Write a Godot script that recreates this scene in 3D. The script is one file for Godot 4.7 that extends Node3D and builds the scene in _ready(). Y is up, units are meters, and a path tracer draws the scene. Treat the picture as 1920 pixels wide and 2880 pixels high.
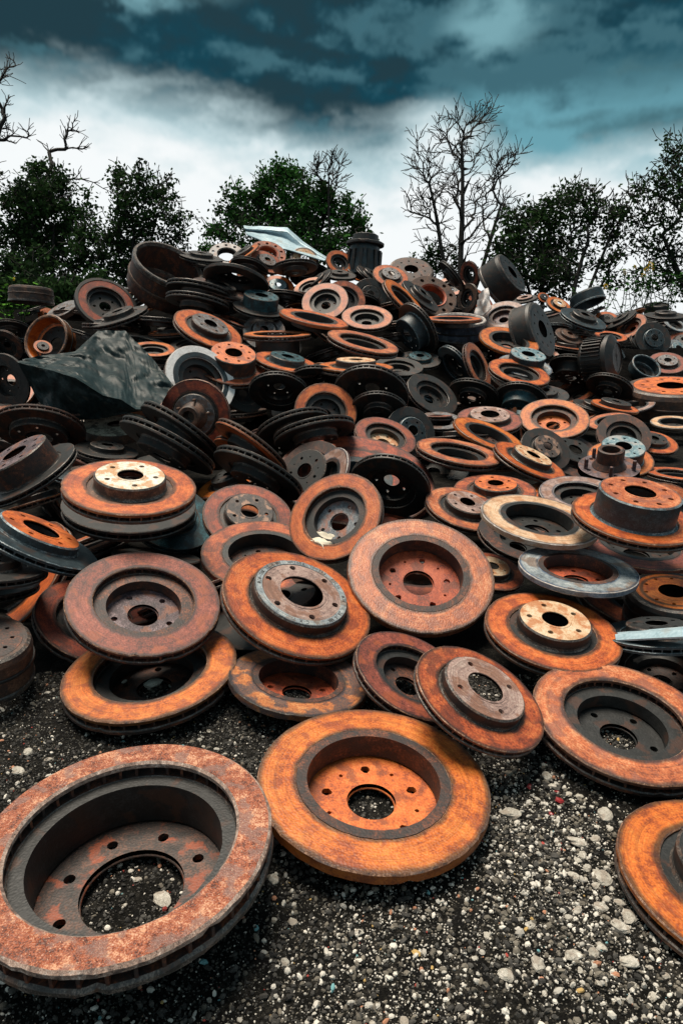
extends Node3D

var mats := {}
var tex := {}
var meshes := {}
var names := {}
var noise_a: PackedByteArray
var noise_b: PackedByteArray
var noise_c: PackedByteArray
var noise_d: PackedByteArray
const TS := 512
# chamfers by casting colour: wear, plus rim highlights from the sky painted in
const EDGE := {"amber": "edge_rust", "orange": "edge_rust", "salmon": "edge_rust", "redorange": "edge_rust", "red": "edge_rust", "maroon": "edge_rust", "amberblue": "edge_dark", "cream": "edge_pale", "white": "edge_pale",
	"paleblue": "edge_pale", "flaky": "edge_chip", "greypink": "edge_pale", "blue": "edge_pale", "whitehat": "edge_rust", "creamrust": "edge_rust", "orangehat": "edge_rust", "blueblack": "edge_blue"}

# ---------- naming, things and parts ----------
func numbered(called: String) -> String:
	var k: int = names.get(called, 0)
	names[called] = k + 1
	return called if k == 0 else "%s_%03d" % [called, k]

func tag(o: Node3D, label: String, category: String, group := "", kind := "") -> void:
	if label != "": o.set_meta("label", label)
	if category != "": o.set_meta("category", category)
	if group != "": o.set_meta("group", group)
	if kind != "": o.set_meta("kind", kind)

func thing(called: String, label: String, category: String, where: Vector3, group := "") -> Node3D:
	var o := Node3D.new()
	o.name = numbered(called)
	o.position = where
	add_child(o)
	tag(o, label, category, group)
	return o

func part(parent: Node, called: String, mesh: Mesh, mat: Material, xf := Transform3D()) -> MeshInstance3D:
	var m := MeshInstance3D.new()
	m.name = called
	m.mesh = mesh
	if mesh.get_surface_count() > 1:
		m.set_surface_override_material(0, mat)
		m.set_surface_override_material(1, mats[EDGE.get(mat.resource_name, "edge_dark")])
	else:
		m.material_override = mat
	if not xf.basis.is_finite(): xf = Transform3D()
	m.transform = xf
	parent.add_child(m, true)
	return m

# ---------- textures ----------
func noise_bytes(sd: int, freq: float, oct: int, kind := FastNoiseLite.TYPE_SIMPLEX_SMOOTH, warp := 0.0) -> PackedByteArray:
	var n := FastNoiseLite.new()
	n.seed = sd
	n.noise_type = kind
	n.frequency = freq
	n.fractal_octaves = oct
	n.fractal_type = FastNoiseLite.FRACTAL_FBM if oct > 1 else FastNoiseLite.FRACTAL_NONE
	if warp > 0.0:
		n.domain_warp_enabled = true
		n.domain_warp_amplitude = warp
		n.domain_warp_frequency = freq * 1.5
	var im := n.get_seamless_image(TS, TS)
	im.convert(Image.FORMAT_L8)
	return im.get_data()

# dark, mid, light: linear colours; blot: another colour in blotches; speck: bright flecks; amounts 0..1
func rust(called: String, dark: Color, mid: Color, light: Color, blot: Color, blot_at: float, speck: Color, speck_at: float, rough: float, relief := 0.05, metal := 0.0, detail := true, scale := 2.7, shift := 0) -> void:
	var lut := PackedByteArray()
	lut.resize(256 * 256 * 3)
	for b in 256:
		for i in 256:
			var v := i / 255.0
			var c := dark.lerp(mid, smoothstep(0.1, 0.5, v)) if v < 0.5 else mid.lerp(light, smoothstep(0.5, 0.92, v))
			var w := smoothstep(blot_at - 0.07, blot_at + 0.1, b / 255.0) * (0.75 + 0.25 * sin(i * 0.3))
			c = c.lerp(blot, clampf(w, 0.0, 1.0))
			c = c.linear_to_srgb()
			var k := (b * 256 + i) * 3
			lut[k] = int(clampf(c.r, 0, 1) * 255)
			lut[k + 1] = int(clampf(c.g, 0, 1) * 255)
			lut[k + 2] = int(clampf(c.b, 0, 1) * 255)
	var sp := speck.linear_to_srgb()
	var sr := int(sp.r * 255)
	var sg := int(sp.g * 255)
	var sb := int(sp.b * 255)
	var lim := int(255.0 * (1.0 - speck_at))
	var buf := PackedByteArray()
	buf.resize(TS * TS * 3)
	var n := TS * TS
	var o := shift * 7919 % n
	var o2 := (shift * 104729 + 5000) % n
	for i in n:
		var ia := (i + o) % n
		var ib := (i + o2) % n
		var v: int = (noise_a[ia] * 4 + noise_b[ib] * 4 + noise_d[ia] * 5) / 13
		v = clampi(128 + (v - 128) * 2, 0, 255)
		var k: int = (int(noise_c[ib]) * 256 + v) * 3
		var j := i * 3
		if noise_d[ib] > lim and noise_b[ia] > 120:
			buf[j] = sr
			buf[j + 1] = sg
			buf[j + 2] = sb
		else:
			buf[j] = lut[k]
			buf[j + 1] = lut[k + 1]
			buf[j + 2] = lut[k + 2]
	var im := Image.create_from_data(TS, TS, false, Image.FORMAT_RGB8, buf)
	var m := StandardMaterial3D.new()
	m.resource_name = called
	m.albedo_texture = ImageTexture.create_from_image(im)
	m.uv1_triplanar = true
	m.uv1_world_triplanar = true
	m.uv1_triplanar_sharpness = 4.0
	m.uv1_scale = Vector3.ONE * scale
	m.roughness = rough
	m.metallic = metal
	m.metallic_specular = 0.5
	m.heightmap_enabled = true
	m.heightmap_texture = tex.relief
	m.heightmap_scale = relief
	if detail:
		m.detail_enabled = true
		m.detail_albedo = tex.rings
		m.detail_blend_mode = BaseMaterial3D.BLEND_MODE_MUL
		m.detail_uv_layer = BaseMaterial3D.DETAIL_UV_2
	mats[called] = m

func make_textures() -> void:
	noise_a = noise_bytes(11, 0.008, 5, FastNoiseLite.TYPE_SIMPLEX_SMOOTH, 30.0)
	noise_b = noise_bytes(23, 0.045, 3)
	noise_c = noise_bytes(37, 0.012, 4, FastNoiseLite.TYPE_SIMPLEX_SMOOTH, 40.0)
	noise_d = noise_bytes(53, 0.17, 3)
	# fine relief: pits and grain
	var rl := PackedByteArray()
	rl.resize(TS * TS)
	for i in TS * TS:
		rl[i] = (noise_b[i] + noise_d[i] * 2 + noise_a[i]) / 4
	tex.relief = ImageTexture.create_from_image(Image.create_from_data(TS, TS, false, Image.FORMAT_L8, rl))
	# wear rings: u goes round the disc, v from the centre to the rim
	var rn := RandomNumberGenerator.new()
	rn.seed = 5
	var nz := FastNoiseLite.new()
	nz.seed = 9
	nz.frequency = 1.0
	nz.fractal_octaves = 3
	var w := 256
	var h := 512
	var rows := PackedFloat32Array()
	for y in h:
		rows.append(rn.randf())
	var rb := PackedByteArray()
	rb.resize(w * h * 3)
	for y in h:
		var r := y / float(h)
		for x in w:
			var a := x * TAU / w
			var v := 0.93 + 0.14 * nz.get_noise_3d(cos(a) * 0.5, sin(a) * 0.5, r * 42.0) + 0.26 * (0.5 * rows[y] + 0.3 * rows[(y + 1) % h] + 0.2 * rows[(y + 2) % h] - 0.5)
			v += 0.2 * minf(0.0, nz.get_noise_3d(cos(a) * 2.4 + 9.0, sin(a) * 2.4, r * 9.0) + 0.12)
			# crusted outer and inner edge of the swept band
			var e := smoothstep(0.925, 0.985, r + 0.025 * nz.get_noise_3d(cos(a) * 3.0, sin(a) * 3.0, 4.0))
			e = maxf(e, smoothstep(0.72, 0.67, r + 0.03 * nz.get_noise_3d(cos(a) * 3.0, sin(a) * 3.0, 14.0)) * smoothstep(0.60, 0.64, r))
			var k := (y * w + x) * 3
			rb[k] = int(255 * clampf(v * (1.0 - 0.5 * e), 0, 1))
			rb[k + 1] = int(255 * clampf(v * (1.0 - 0.42 * e), 0, 1))
			rb[k + 2] = int(255 * clampf(v * (1.0 - 0.3 * e), 0, 1))
	tex.rings = ImageTexture.create_from_image(Image.create_from_data(w, h, false, Image.FORMAT_RGB8, rb))
	var C := func(r, g, b): return Color(r, g, b)
	rust("amber", C.call(.29, .055, .008), C.call(.55, .132, .015), C.call(.66, .21, .036), C.call(.27, .052, .014), .70, C.call(.14, .04, .015), .08, .46, .09, 0, true, 2.7, 1)
	rust("orange", C.call(.27, .044, .009), C.call(.53, .112, .018), C.call(.64, .185, .044), C.call(.24, .042, .014), .66, C.call(.68, .36, .18), .10, .46, .09, 0, true, 2.7, 2)
	rust("salmon", C.call(.25, .06, .024), C.call(.48, .128, .043), C.call(.64, .27, .125), C.call(.27, .095, .06), .62, C.call(.7, .46, .3), .13, .46, .1, 0, true, 2.7, 3)
	rust("redorange", C.call(.16, .026, .008), C.call(.38, .072, .018), C.call(.54, .15, .04), C.call(.13, .026, .011), .56, C.call(.62, .33, .18), .12, .6, .1, 0, true, 2.7, 4)
	rust("red", C.call(.11, .017, .009), C.call(.30, .045, .015), C.call(.44, .095, .03), C.call(.09, .02, .012), .58, C.call(.5, .22, .12), .09, .6, .1, 0, true, 2.7, 5)
	rust("maroon", C.call(.07, .016, .011), C.call(.21, .044, .025), C.call(.36, .095, .058), C.call(.30, .066, .02), .64, C.call(.5, .27, .18), .14, .6, .06, 0, true, 2.7, 6)
	rust("cream", C.call(.42, .22, .11), C.call(.6, .39, .24), C.call(.68, .52, .37), C.call(.46, .2, .08), .62, C.call(.7, .6, .5), .06, .55, .03, 0, true, 2.7, 7)
	rust("greypink", C.call(.15, .1, .09), C.call(.33, .22, .19), C.call(.46, .35, .3), C.call(.22, .1, .06), .58, C.call(.55, .48, .43), .1, .6, .05, .1, true, 2.7, 8)
	rust("paleblue", C.call(.12, .15, .17), C.call(.27, .31, .33), C.call(.44, .46, .45), C.call(.2, .13, .09), .63, C.call(.6, .58, .54), .1, .5, .05, .15, true, 2.7, 9)
	rust("white", C.call(.52, .50, .49), C.call(.76, .75, .74), C.call(.84, .83, .81), C.call(.36, .31, .28), .76, C.call(.06, .06, .06), .09, .5, .05, 0, false, 2.7, 10)
	rust("flaky", C.call(.07, .019, .010), C.call(.28, .07, .027), C.call(.55, .29, .17), C.call(.19, .10, .08), .62, C.call(.66, .50, .38), .20, .55, .3, 0, false, 4.2, 11)
	rust("amberblue", C.call(.14, .06, .04), C.call(.44, .14, .04), C.call(.55, .24, .09), C.call(.035, .045, .058), .44, C.call(.6, .4, .24), .08, .5, .06, 0, true, 2.7, 12)
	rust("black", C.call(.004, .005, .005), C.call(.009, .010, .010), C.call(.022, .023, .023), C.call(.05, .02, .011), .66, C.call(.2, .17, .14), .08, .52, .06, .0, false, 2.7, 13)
	rust("blueblack", C.call(.006, .011, .014), C.call(.014, .027, .034), C.call(.042, .062, .072), C.call(.035, .02, .015), .68, C.call(.25, .24, .22), .06, .48, .07, .1, false, 2.7, 14)
	rust("brown", C.call(.026, .014, .01), C.call(.075, .036, .022), C.call(.17, .085, .05), C.call(.02, .018, .018), .56, C.call(.36, .26, .2), .08, .62, .09, 0, false, 2.7, 15)
	rust("redblack", C.call(.012, .01, .009), C.call(.055, .02, .012), C.call(.19, .06, .026), C.call(.014, .014, .015), .5, C.call(.32, .2, .14), .06, .62, .08, 0, false, 2.7, 16)
	rust("purple", C.call(.02, .013, .018), C.call(.062, .04, .046), C.call(.18, .13, .14), C.call(.17, .06, .03), .6, C.call(.42, .42, .46), .14, .6, .1, .1, false, 2.7, 17)
	rust("grey", C.call(.05, .05, .052), C.call(.13, .13, .135), C.call(.25, .24, .24), C.call(.11, .06, .04), .6, C.call(.4, .37, .34), .1, .5, .06, .3, false, 2.7, 18)
	rust("blue", C.call(.04, .09, .115), C.call(.12, .215, .25), C.call(.33, .39, .4), C.call(.3, .29, .28), .56, C.call(.5, .48, .45), .1, .5, .05, .15, false, 2.7, 19)
	rust("teal", C.call(.006, .022, .028), C.call(.014, .05, .062), C.call(.04, .13, .16), C.call(.016, .018, .018), .58, C.call(.05, .26, .34), .08, .45, .05, .1, false, 2.7, 20)
	rust("whitehat", C.call(.42, .3, .17), C.call(.6, .55, .46), C.call(.7, .68, .63), C.call(.42, .19, .06), .6, C.call(.3, .14, .05), .1, .6, .05, 0, false, 4.0, 21)
	rust("creamrust", C.call(.36, .18, .08), C.call(.52, .36, .22), C.call(.6, .5, .38), C.call(.36, .12, .035), .56, C.call(.24, .09, .03), .16, .6, .06, 0, false, 4.0, 22)
	rust("flakyhat", C.call(.015, .014, .015), C.call(.035, .03, .03), C.call(.12, .085, .07), C.call(.42, .24, .16), .62, C.call(.5, .4, .33), .1, .6, .1, 0, false, 4.0, 23)
	rust("stone", C.call(.1, .085, .065), C.call(.4, .36, .28), C.call(.58, .53, .44), C.call(.1, .09, .075), .6, C.call(.04, .035, .03), .16, .75, .1, 0, false, 3.6, 24)
	rust("redhat", C.call(.12, .019, .009), C.call(.32, .052, .015), C.call(.44, .095, .033), C.call(.1, .024, .012), .62, C.call(.5, .24, .14), .08, .6, .08, 0, false, 2.7, 25)
	rust("orangehat", C.call(.24, .044, .009), C.call(.50, .108, .016), C.call(.6, .175, .036), C.call(.18, .04, .012), .64, C.call(.62, .34, .18), .08, .58, .08, 0, false, 2.7, 26)
	rust("panel", C.call(.004, .010, .011), C.call(.008, .019, .021), C.call(.018, .034, .037), C.call(.085, .095, .085), .79, C.call(.2, .22, .2), .07, .48, .05, 0, false, 1.6, 27)
	mats.panel.metallic_specular = 0.3
	rust("gap_shade", C.call(.002, .002, .002), C.call(.004, .004, .004), C.call(.01, .009, .008), C.call(.003, .003, .003), .6, C.call(.04, .035, .03), .1, .95, .3, 0, false, 3.0, 42)  # near-black mound colour, the deep shade between the discs painted in
	rust("silver", C.call(.22, .33, .38), C.call(.34, .47, .53), C.call(.48, .60, .65), C.call(.30, .34, .34), .72, C.call(.2, .2, .2), .03, .45, .02, .2, false, 1.7, 28)
	rust("dirt", C.call(.003, .003, .0027), C.call(.0075, .0072, .0064), C.call(.028, .026, .022), C.call(.006, .006, .006), .6, C.call(.26, .24, .2), .10, .95, .5, 0, false, 4.6, 29)
	rust("bark", C.call(.008, .007, .006), C.call(.018, .016, .013), C.call(.035, .03, .025), C.call(.012, .012, .011), .6, C.call(.06, .055, .05), .05, .9, .3, 0, false, 1.1, 30)
	rust("limestone", C.call(.2, .18, .15), C.call(.38, .36, .31), C.call(.52, .49, .44), C.call(.25, .21, .17), .6, C.call(.14, .12, .1), .1, .9, .15, 0, false, 9.0, 31)
	rust("mottle", C.call(.03, .035, .04), C.call(.14, .16, .18), C.call(.36, .37, .38), C.call(.3, .09, .035), .6, C.call(.5, .5, .5), .12, .6, .08, .1, false, 4.0, 32)
	rust("edge_rust", C.call(.03, .02, .016), C.call(.16, .075, .04), C.call(.5, .30, .2), C.call(.05, .05, .055), .6, C.call(.6, .45, .36), .15, .5, .08, .05, false, 5.0, 33)  # edge tones: worn metal with sky light painted along the rims
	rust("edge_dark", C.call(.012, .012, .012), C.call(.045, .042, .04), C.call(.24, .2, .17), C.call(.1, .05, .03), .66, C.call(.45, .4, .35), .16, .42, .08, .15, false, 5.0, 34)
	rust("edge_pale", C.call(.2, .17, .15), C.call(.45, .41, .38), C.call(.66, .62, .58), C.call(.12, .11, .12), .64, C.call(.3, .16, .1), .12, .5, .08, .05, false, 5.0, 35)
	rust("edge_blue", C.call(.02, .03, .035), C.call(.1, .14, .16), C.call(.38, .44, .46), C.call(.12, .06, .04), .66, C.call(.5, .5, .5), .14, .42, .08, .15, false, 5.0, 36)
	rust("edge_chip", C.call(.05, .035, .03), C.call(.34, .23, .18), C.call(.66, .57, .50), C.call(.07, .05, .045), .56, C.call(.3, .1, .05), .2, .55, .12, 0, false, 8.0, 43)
	mats.gap_shade.metallic_specular = 0.05
	mats.dirt.metallic_specular = 0.2
	rust("blackorange", C.call(.010, .0095, .009), C.call(.034, .022, .018), C.call(.11, .05, .032), C.call(.26, .052, .015), .655, C.call(.26, .2, .17), .1, .55, .06, 0, false, 3.0, 41)
	for c in [["leaf_dark", .011, .022, .010], ["leaf_mid", .020, .046, .014], ["leaf_green", .026, .088, .018], ["leaf_bright", .06, .17, .02], ["yellow", .6, .36, .03], ["lettering", .03, .03, .032], ["wrapper", .62, .56, .44]]:
		var m := StandardMaterial3D.new()
		m.albedo_color = Color(c[1], c[2], c[3]).linear_to_srgb()
		m.roughness = 0.6
		if c[0].begins_with("leaf") or c[0] == "yellow":
			m.backlight_enabled = true
			m.backlight = Color(c[1], c[2], c[3]).linear_to_srgb() * 0.6
			m.cull_mode = BaseMaterial3D.CULL_DISABLED
			m.roughness = 0.95
			m.metallic_specular = 0.15
		mats[c[0]] = m
	var pm := StandardMaterial3D.new()
	pm.vertex_color_use_as_albedo = true
	pm.roughness = 0.9
	mats.pebble = pm

var rough_noise := FastNoiseLite.new()

# ---------- lathe, face with holes, boxes ----------
func lathe(prof: Array, segs: int, closed := true, edge := 0.0) -> ArrayMesh:
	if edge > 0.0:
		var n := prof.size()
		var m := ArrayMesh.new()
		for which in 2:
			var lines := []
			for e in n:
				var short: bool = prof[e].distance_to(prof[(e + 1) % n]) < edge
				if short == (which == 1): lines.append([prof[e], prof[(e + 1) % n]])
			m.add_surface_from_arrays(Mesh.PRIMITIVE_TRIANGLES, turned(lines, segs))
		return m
	var ls := []
	for e in (prof.size() if closed else prof.size() - 1): ls.append([prof[e], prof[(e + 1) % prof.size()]])
	var one := ArrayMesh.new()
	one.add_surface_from_arrays(Mesh.PRIMITIVE_TRIANGLES, turned(ls, segs))
	return one

func turned(lines: Array, segs: int) -> Array:
	var V := PackedVector3Array()
	var N := PackedVector3Array()
	var U := PackedVector2Array()
	var U2 := PackedVector2Array()
	var I := PackedInt32Array()
	for line in lines:
		var p: Vector2 = line[0]
		var q: Vector2 = line[1]
		var dv := q - p
		if dv.length() < 1e-6: continue
		var nn := Vector2(dv.y, -dv.x).normalized()
		var base := V.size()
		for s in segs + 1:
			var a := TAU * s / segs
			var c := cos(a)
			var sn := sin(a)
			for pt in [p, q]:
				var j: float = 1.0 + 0.006 * rough_noise.get_noise_3d(c * 9.0, sn * 9.0, pt.x * 7.0 + pt.y * 11.0)
				if pt.x > .93: j -= 0.016 * smoothstep(.30, .55, rough_noise.get_noise_3d(c * 3.1 + 7.0, sn * 3.1, 5.0 + pt.y * 2.0))
				V.append(Vector3(pt.x * c * j, pt.y + (j - 1.0) * .8, pt.x * sn * j))
				N.append(Vector3(nn.x * c, nn.y, nn.x * sn))
				U.append(Vector2(float(s) / segs, pt.y))
				U2.append(Vector2(float(s) / segs, pt.x))
		for s in segs:
			var b := base + s * 2
			I.append_array([b, b + 2, b + 1, b + 1, b + 2, b + 3])
	var arr := []
	arr.resize(Mesh.ARRAY_MAX)
	arr[Mesh.ARRAY_VERTEX] = V
	arr[Mesh.ARRAY_NORMAL] = N
	arr[Mesh.ARRAY_TEX_UV] = U
	arr[Mesh.ARRAY_TEX_UV2] = U2
	arr[Mesh.ARRAY_INDEX] = I
	return arr

# a flat annulus rb..rh between heights y0 (top) and y1 (below) with n round holes of radius rr on the circle rc
func holed(rb: float, rh: float, y0: float, y1: float, n: int, rc: float, rr: float, k: int, small := 0.0) -> ArrayMesh:
	var st := SurfaceTool.new()
	st.begin(Mesh.PRIMITIVE_TRIANGLES)
	if small > 0.0: n *= 2
	for cell in n:
		var rr2 := small if small > 0.0 and cell % 2 == 1 else rr
		var a0 := TAU * cell / n
		var a1 := TAU * (cell + 1) / n
		var am := (a0 + a1) * 0.5
		var out: Array[Vector2] = []
		for i in k + 1:
			var a := lerpf(a0, a1, float(i) / k)
			out.append(Vector2(cos(a), sin(a)) * rh)
		var mid := (rb + rh) * 0.5
		out.append(Vector2(cos(a1), sin(a1)) * mid)
		for i in k + 1:
			var a := lerpf(a1, a0, float(i) / k)
			out.append(Vector2(cos(a), sin(a)) * rb)
		out.append(Vector2(cos(a0), sin(a0)) * mid)
		var cen := Vector2(cos(am), sin(am)) * rc
		var inn: Array[Vector2] = []
		for p in out:
			inn.append(cen + (p - cen).normalized() * rr2)
		var m := out.size()
		for i in m:
			var j := (i + 1) % m
			for side in 2:
				var y := y0 if side == 0 else y1
				var nm := Vector3.UP if side == 0 else Vector3.DOWN
				var q := [out[i], out[j], inn[j], inn[i]]
				var order := [0, 1, 2, 0, 2, 3] if side == 0 else [0, 2, 1, 0, 3, 2]
				for o in order:
					st.set_normal(nm)
					st.set_uv2(Vector2(am / TAU, q[o].length()))
					st.add_vertex(Vector3(q[o].x, y, q[o].y))
			# hole wall
			var w := [Vector3(inn[i].x, y0, inn[i].y), Vector3(inn[j].x, y0, inn[j].y), Vector3(inn[j].x, y1, inn[j].y), Vector3(inn[i].x, y1, inn[i].y)]
			for o in [0, 1, 2, 0, 2, 3]:
				var d: Vector3 = Vector3(cen.x, 0, cen.y) - Vector3(w[o].x, 0, w[o].z)
				st.set_normal(d.normalized())
				st.set_uv2(Vector2(am / TAU, rc))
				st.add_vertex(w[o])
		# bore and outer walls
		for i in k:
			var b0 := lerpf(a0, a1, float(i) / k)
			var b1 := lerpf(a0, a1, float(i + 1) / k)
			for wall in 2:
				var r := rb if wall == 0 else rh
				var sg := -1.0 if wall == 0 else 1.0
				var w := [Vector3(cos(b0) * r, y0, sin(b0) * r), Vector3(cos(b1) * r, y0, sin(b1) * r), Vector3(cos(b1) * r, y1, sin(b1) * r), Vector3(cos(b0) * r, y1, sin(b0) * r)]
				for o in ([0, 2, 1, 0, 3, 2] if wall == 0 else [0, 1, 2, 0, 2, 3]):
					st.set_normal(Vector3(w[o].x, 0, w[o].z).normalized() * sg)
					st.set_uv2(Vector2(b0 / TAU, r))
					st.add_vertex(w[o])
	return st.commit()

func box_mesh(size: Vector3) -> BoxMesh:
	var b := BoxMesh.new()
	b.size = size
	return b

# closed band with bevelled corners: inner radius, outer radius, top, bottom
func band(r0: float, r1: float, y1: float, y0: float, bev := 0.012) -> Array:
	return [Vector2(r0 + bev, y0), Vector2(r1 - bev, y0), Vector2(r1, y0 + bev), Vector2(r1, y1 - bev), Vector2(r1 - bev, y1), Vector2(r0 + bev, y1), Vector2(r0, y1 - bev), Vector2(r0, y0 + bev)]

# kinds: ring inner radius, thickness, vented, hat radius, hat height above the ring, bore, bolts, bolt circle, bolt radius, drop (how far the hat face lies under the ring's back)
const KIND := {
	"vent5": [.635, .165, true, .535, .17, .205, 5, .375, .042],
	"solid5": [.66, .10, false, .625, .19, .215, 5, .40, .046],
	"six": [.655, .15, true, .63, .15, .30, 6, .46, .042],
	"four": [.655, .14, true, .625, .16, .285, 4, .45, .046],
	"tall": [.70, .15, true, .655, .45, .26, 8, .47, .045],
	"truck": [.745, .20, true, .70, .33, .36, 8, .49, .042],
	"rim": [.64, .15, true, .60, .12, .2, 5, .36, .05],
	"wide": [.46, .12, false, .40, .1, .14, 5, .26, .03],
	"hubrotor": [.66, .16, true, .60, .12, .16, 5, .42, .05],
}
const SEG := [100, 60, 40]

func kind_meshes(kind: String, lod: int) -> Dictionary:
	var key := "%s%d" % [kind, lod]
	if meshes.has(key): return meshes[key]
	var K: Array = KIND[kind]
	var ri: float = K[0]
	var t: float = K[1]
	var rh: float = K[3]
	var hh: float = K[4]
	var rb: float = K[5]
	var n: int = K[6]
	var k := int(ceil(SEG[lod] / float(n)))
	var segs := n * k
	var d := {}
	var pl := t * .34 if K[2] else t
	var bv := .012 if kind != "truck" else .019
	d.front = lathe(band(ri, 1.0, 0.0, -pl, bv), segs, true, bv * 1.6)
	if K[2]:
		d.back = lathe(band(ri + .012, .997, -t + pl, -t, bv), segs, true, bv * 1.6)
		var L := .985 - ri - .03
		d.vane = box_mesh(Vector3(L, t - 2 * pl + .004, .022))
		d.vane_x = Transform3D(Basis(), Vector3(ri + .03 + L / 2, -t / 2, 0))
		var st := SurfaceTool.new()
		st.begin(Mesh.PRIMITIVE_TRIANGLES)
		for i in 40:
			st.append_from(d.vane, 0, Transform3D(Basis(Vector3.UP, TAU * i / 40)) * d.vane_x)
		d.vanes = st.commit()
	# hat wall: from the ring's inner edge over a small flare up to the chamfered shoulder
	var th := .05
	var gy := -pl * .55
	var ch := .022
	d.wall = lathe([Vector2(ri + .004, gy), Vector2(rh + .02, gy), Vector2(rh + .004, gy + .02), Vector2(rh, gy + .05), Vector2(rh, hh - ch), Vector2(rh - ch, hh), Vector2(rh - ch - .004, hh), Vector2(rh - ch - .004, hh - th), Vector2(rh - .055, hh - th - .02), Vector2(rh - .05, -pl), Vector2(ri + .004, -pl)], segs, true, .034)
	d.face = holed(rb, rh - ch - .004, hh, hh - th, n, K[7], K[8], k if kind != "solid5" else maxi(k / 2, 4), .02 if kind == "solid5" else 0.0)
	d.collar = lathe(band(rb - .012, rb + .028, hh + .008, hh - .012, .005), segs)
	meshes[key] = d
	return d

func drum_meshes(lod: int) -> Dictionary:
	var key := "drum%d" % lod
	if meshes.has(key): return meshes[key]
	var segs: int = [100, 60, 40][lod]
	var d := {}
	# y = 0 is the closed face, the open end lies below
	d.shell = lathe([Vector2(.93, -.72), Vector2(.985, -.72), Vector2(1.01, -.70), Vector2(1.01, -.63), Vector2(.985, -.61), Vector2(.97, -.12), Vector2(.93, -.03), Vector2(.86, -.004), Vector2(.78, -.004), Vector2(.78, -.07), Vector2(.86, -.10), Vector2(.89, -.16), Vector2(.89, -.66)], segs, true, .075)
	d.face = holed(.30, .777, 0.0, -.06, 10, .58, .045, segs / 10)
	d.rib = lathe(band(.96, 1.012, -.30, -.36), segs)
	meshes[key] = d
	return d

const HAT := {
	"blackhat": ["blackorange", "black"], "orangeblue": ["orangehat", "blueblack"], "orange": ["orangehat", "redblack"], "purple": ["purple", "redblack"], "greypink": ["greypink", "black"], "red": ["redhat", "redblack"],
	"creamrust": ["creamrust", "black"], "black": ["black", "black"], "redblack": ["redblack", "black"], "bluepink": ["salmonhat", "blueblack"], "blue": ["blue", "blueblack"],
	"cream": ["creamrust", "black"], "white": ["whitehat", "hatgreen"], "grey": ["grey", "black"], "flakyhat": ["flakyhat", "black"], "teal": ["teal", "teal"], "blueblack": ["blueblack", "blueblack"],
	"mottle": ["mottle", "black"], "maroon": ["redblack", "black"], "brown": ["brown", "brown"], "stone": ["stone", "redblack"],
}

func aim(n: Vector3, spin: float) -> Basis:
	var x := Vector3.FORWARD.cross(n)
	if x.length() < 0.05: x = Vector3.RIGHT.cross(n)
	x = x.normalized()
	return Basis(x, n, x.cross(n)) * Basis(Vector3.UP, deg_to_rad(spin))

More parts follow.
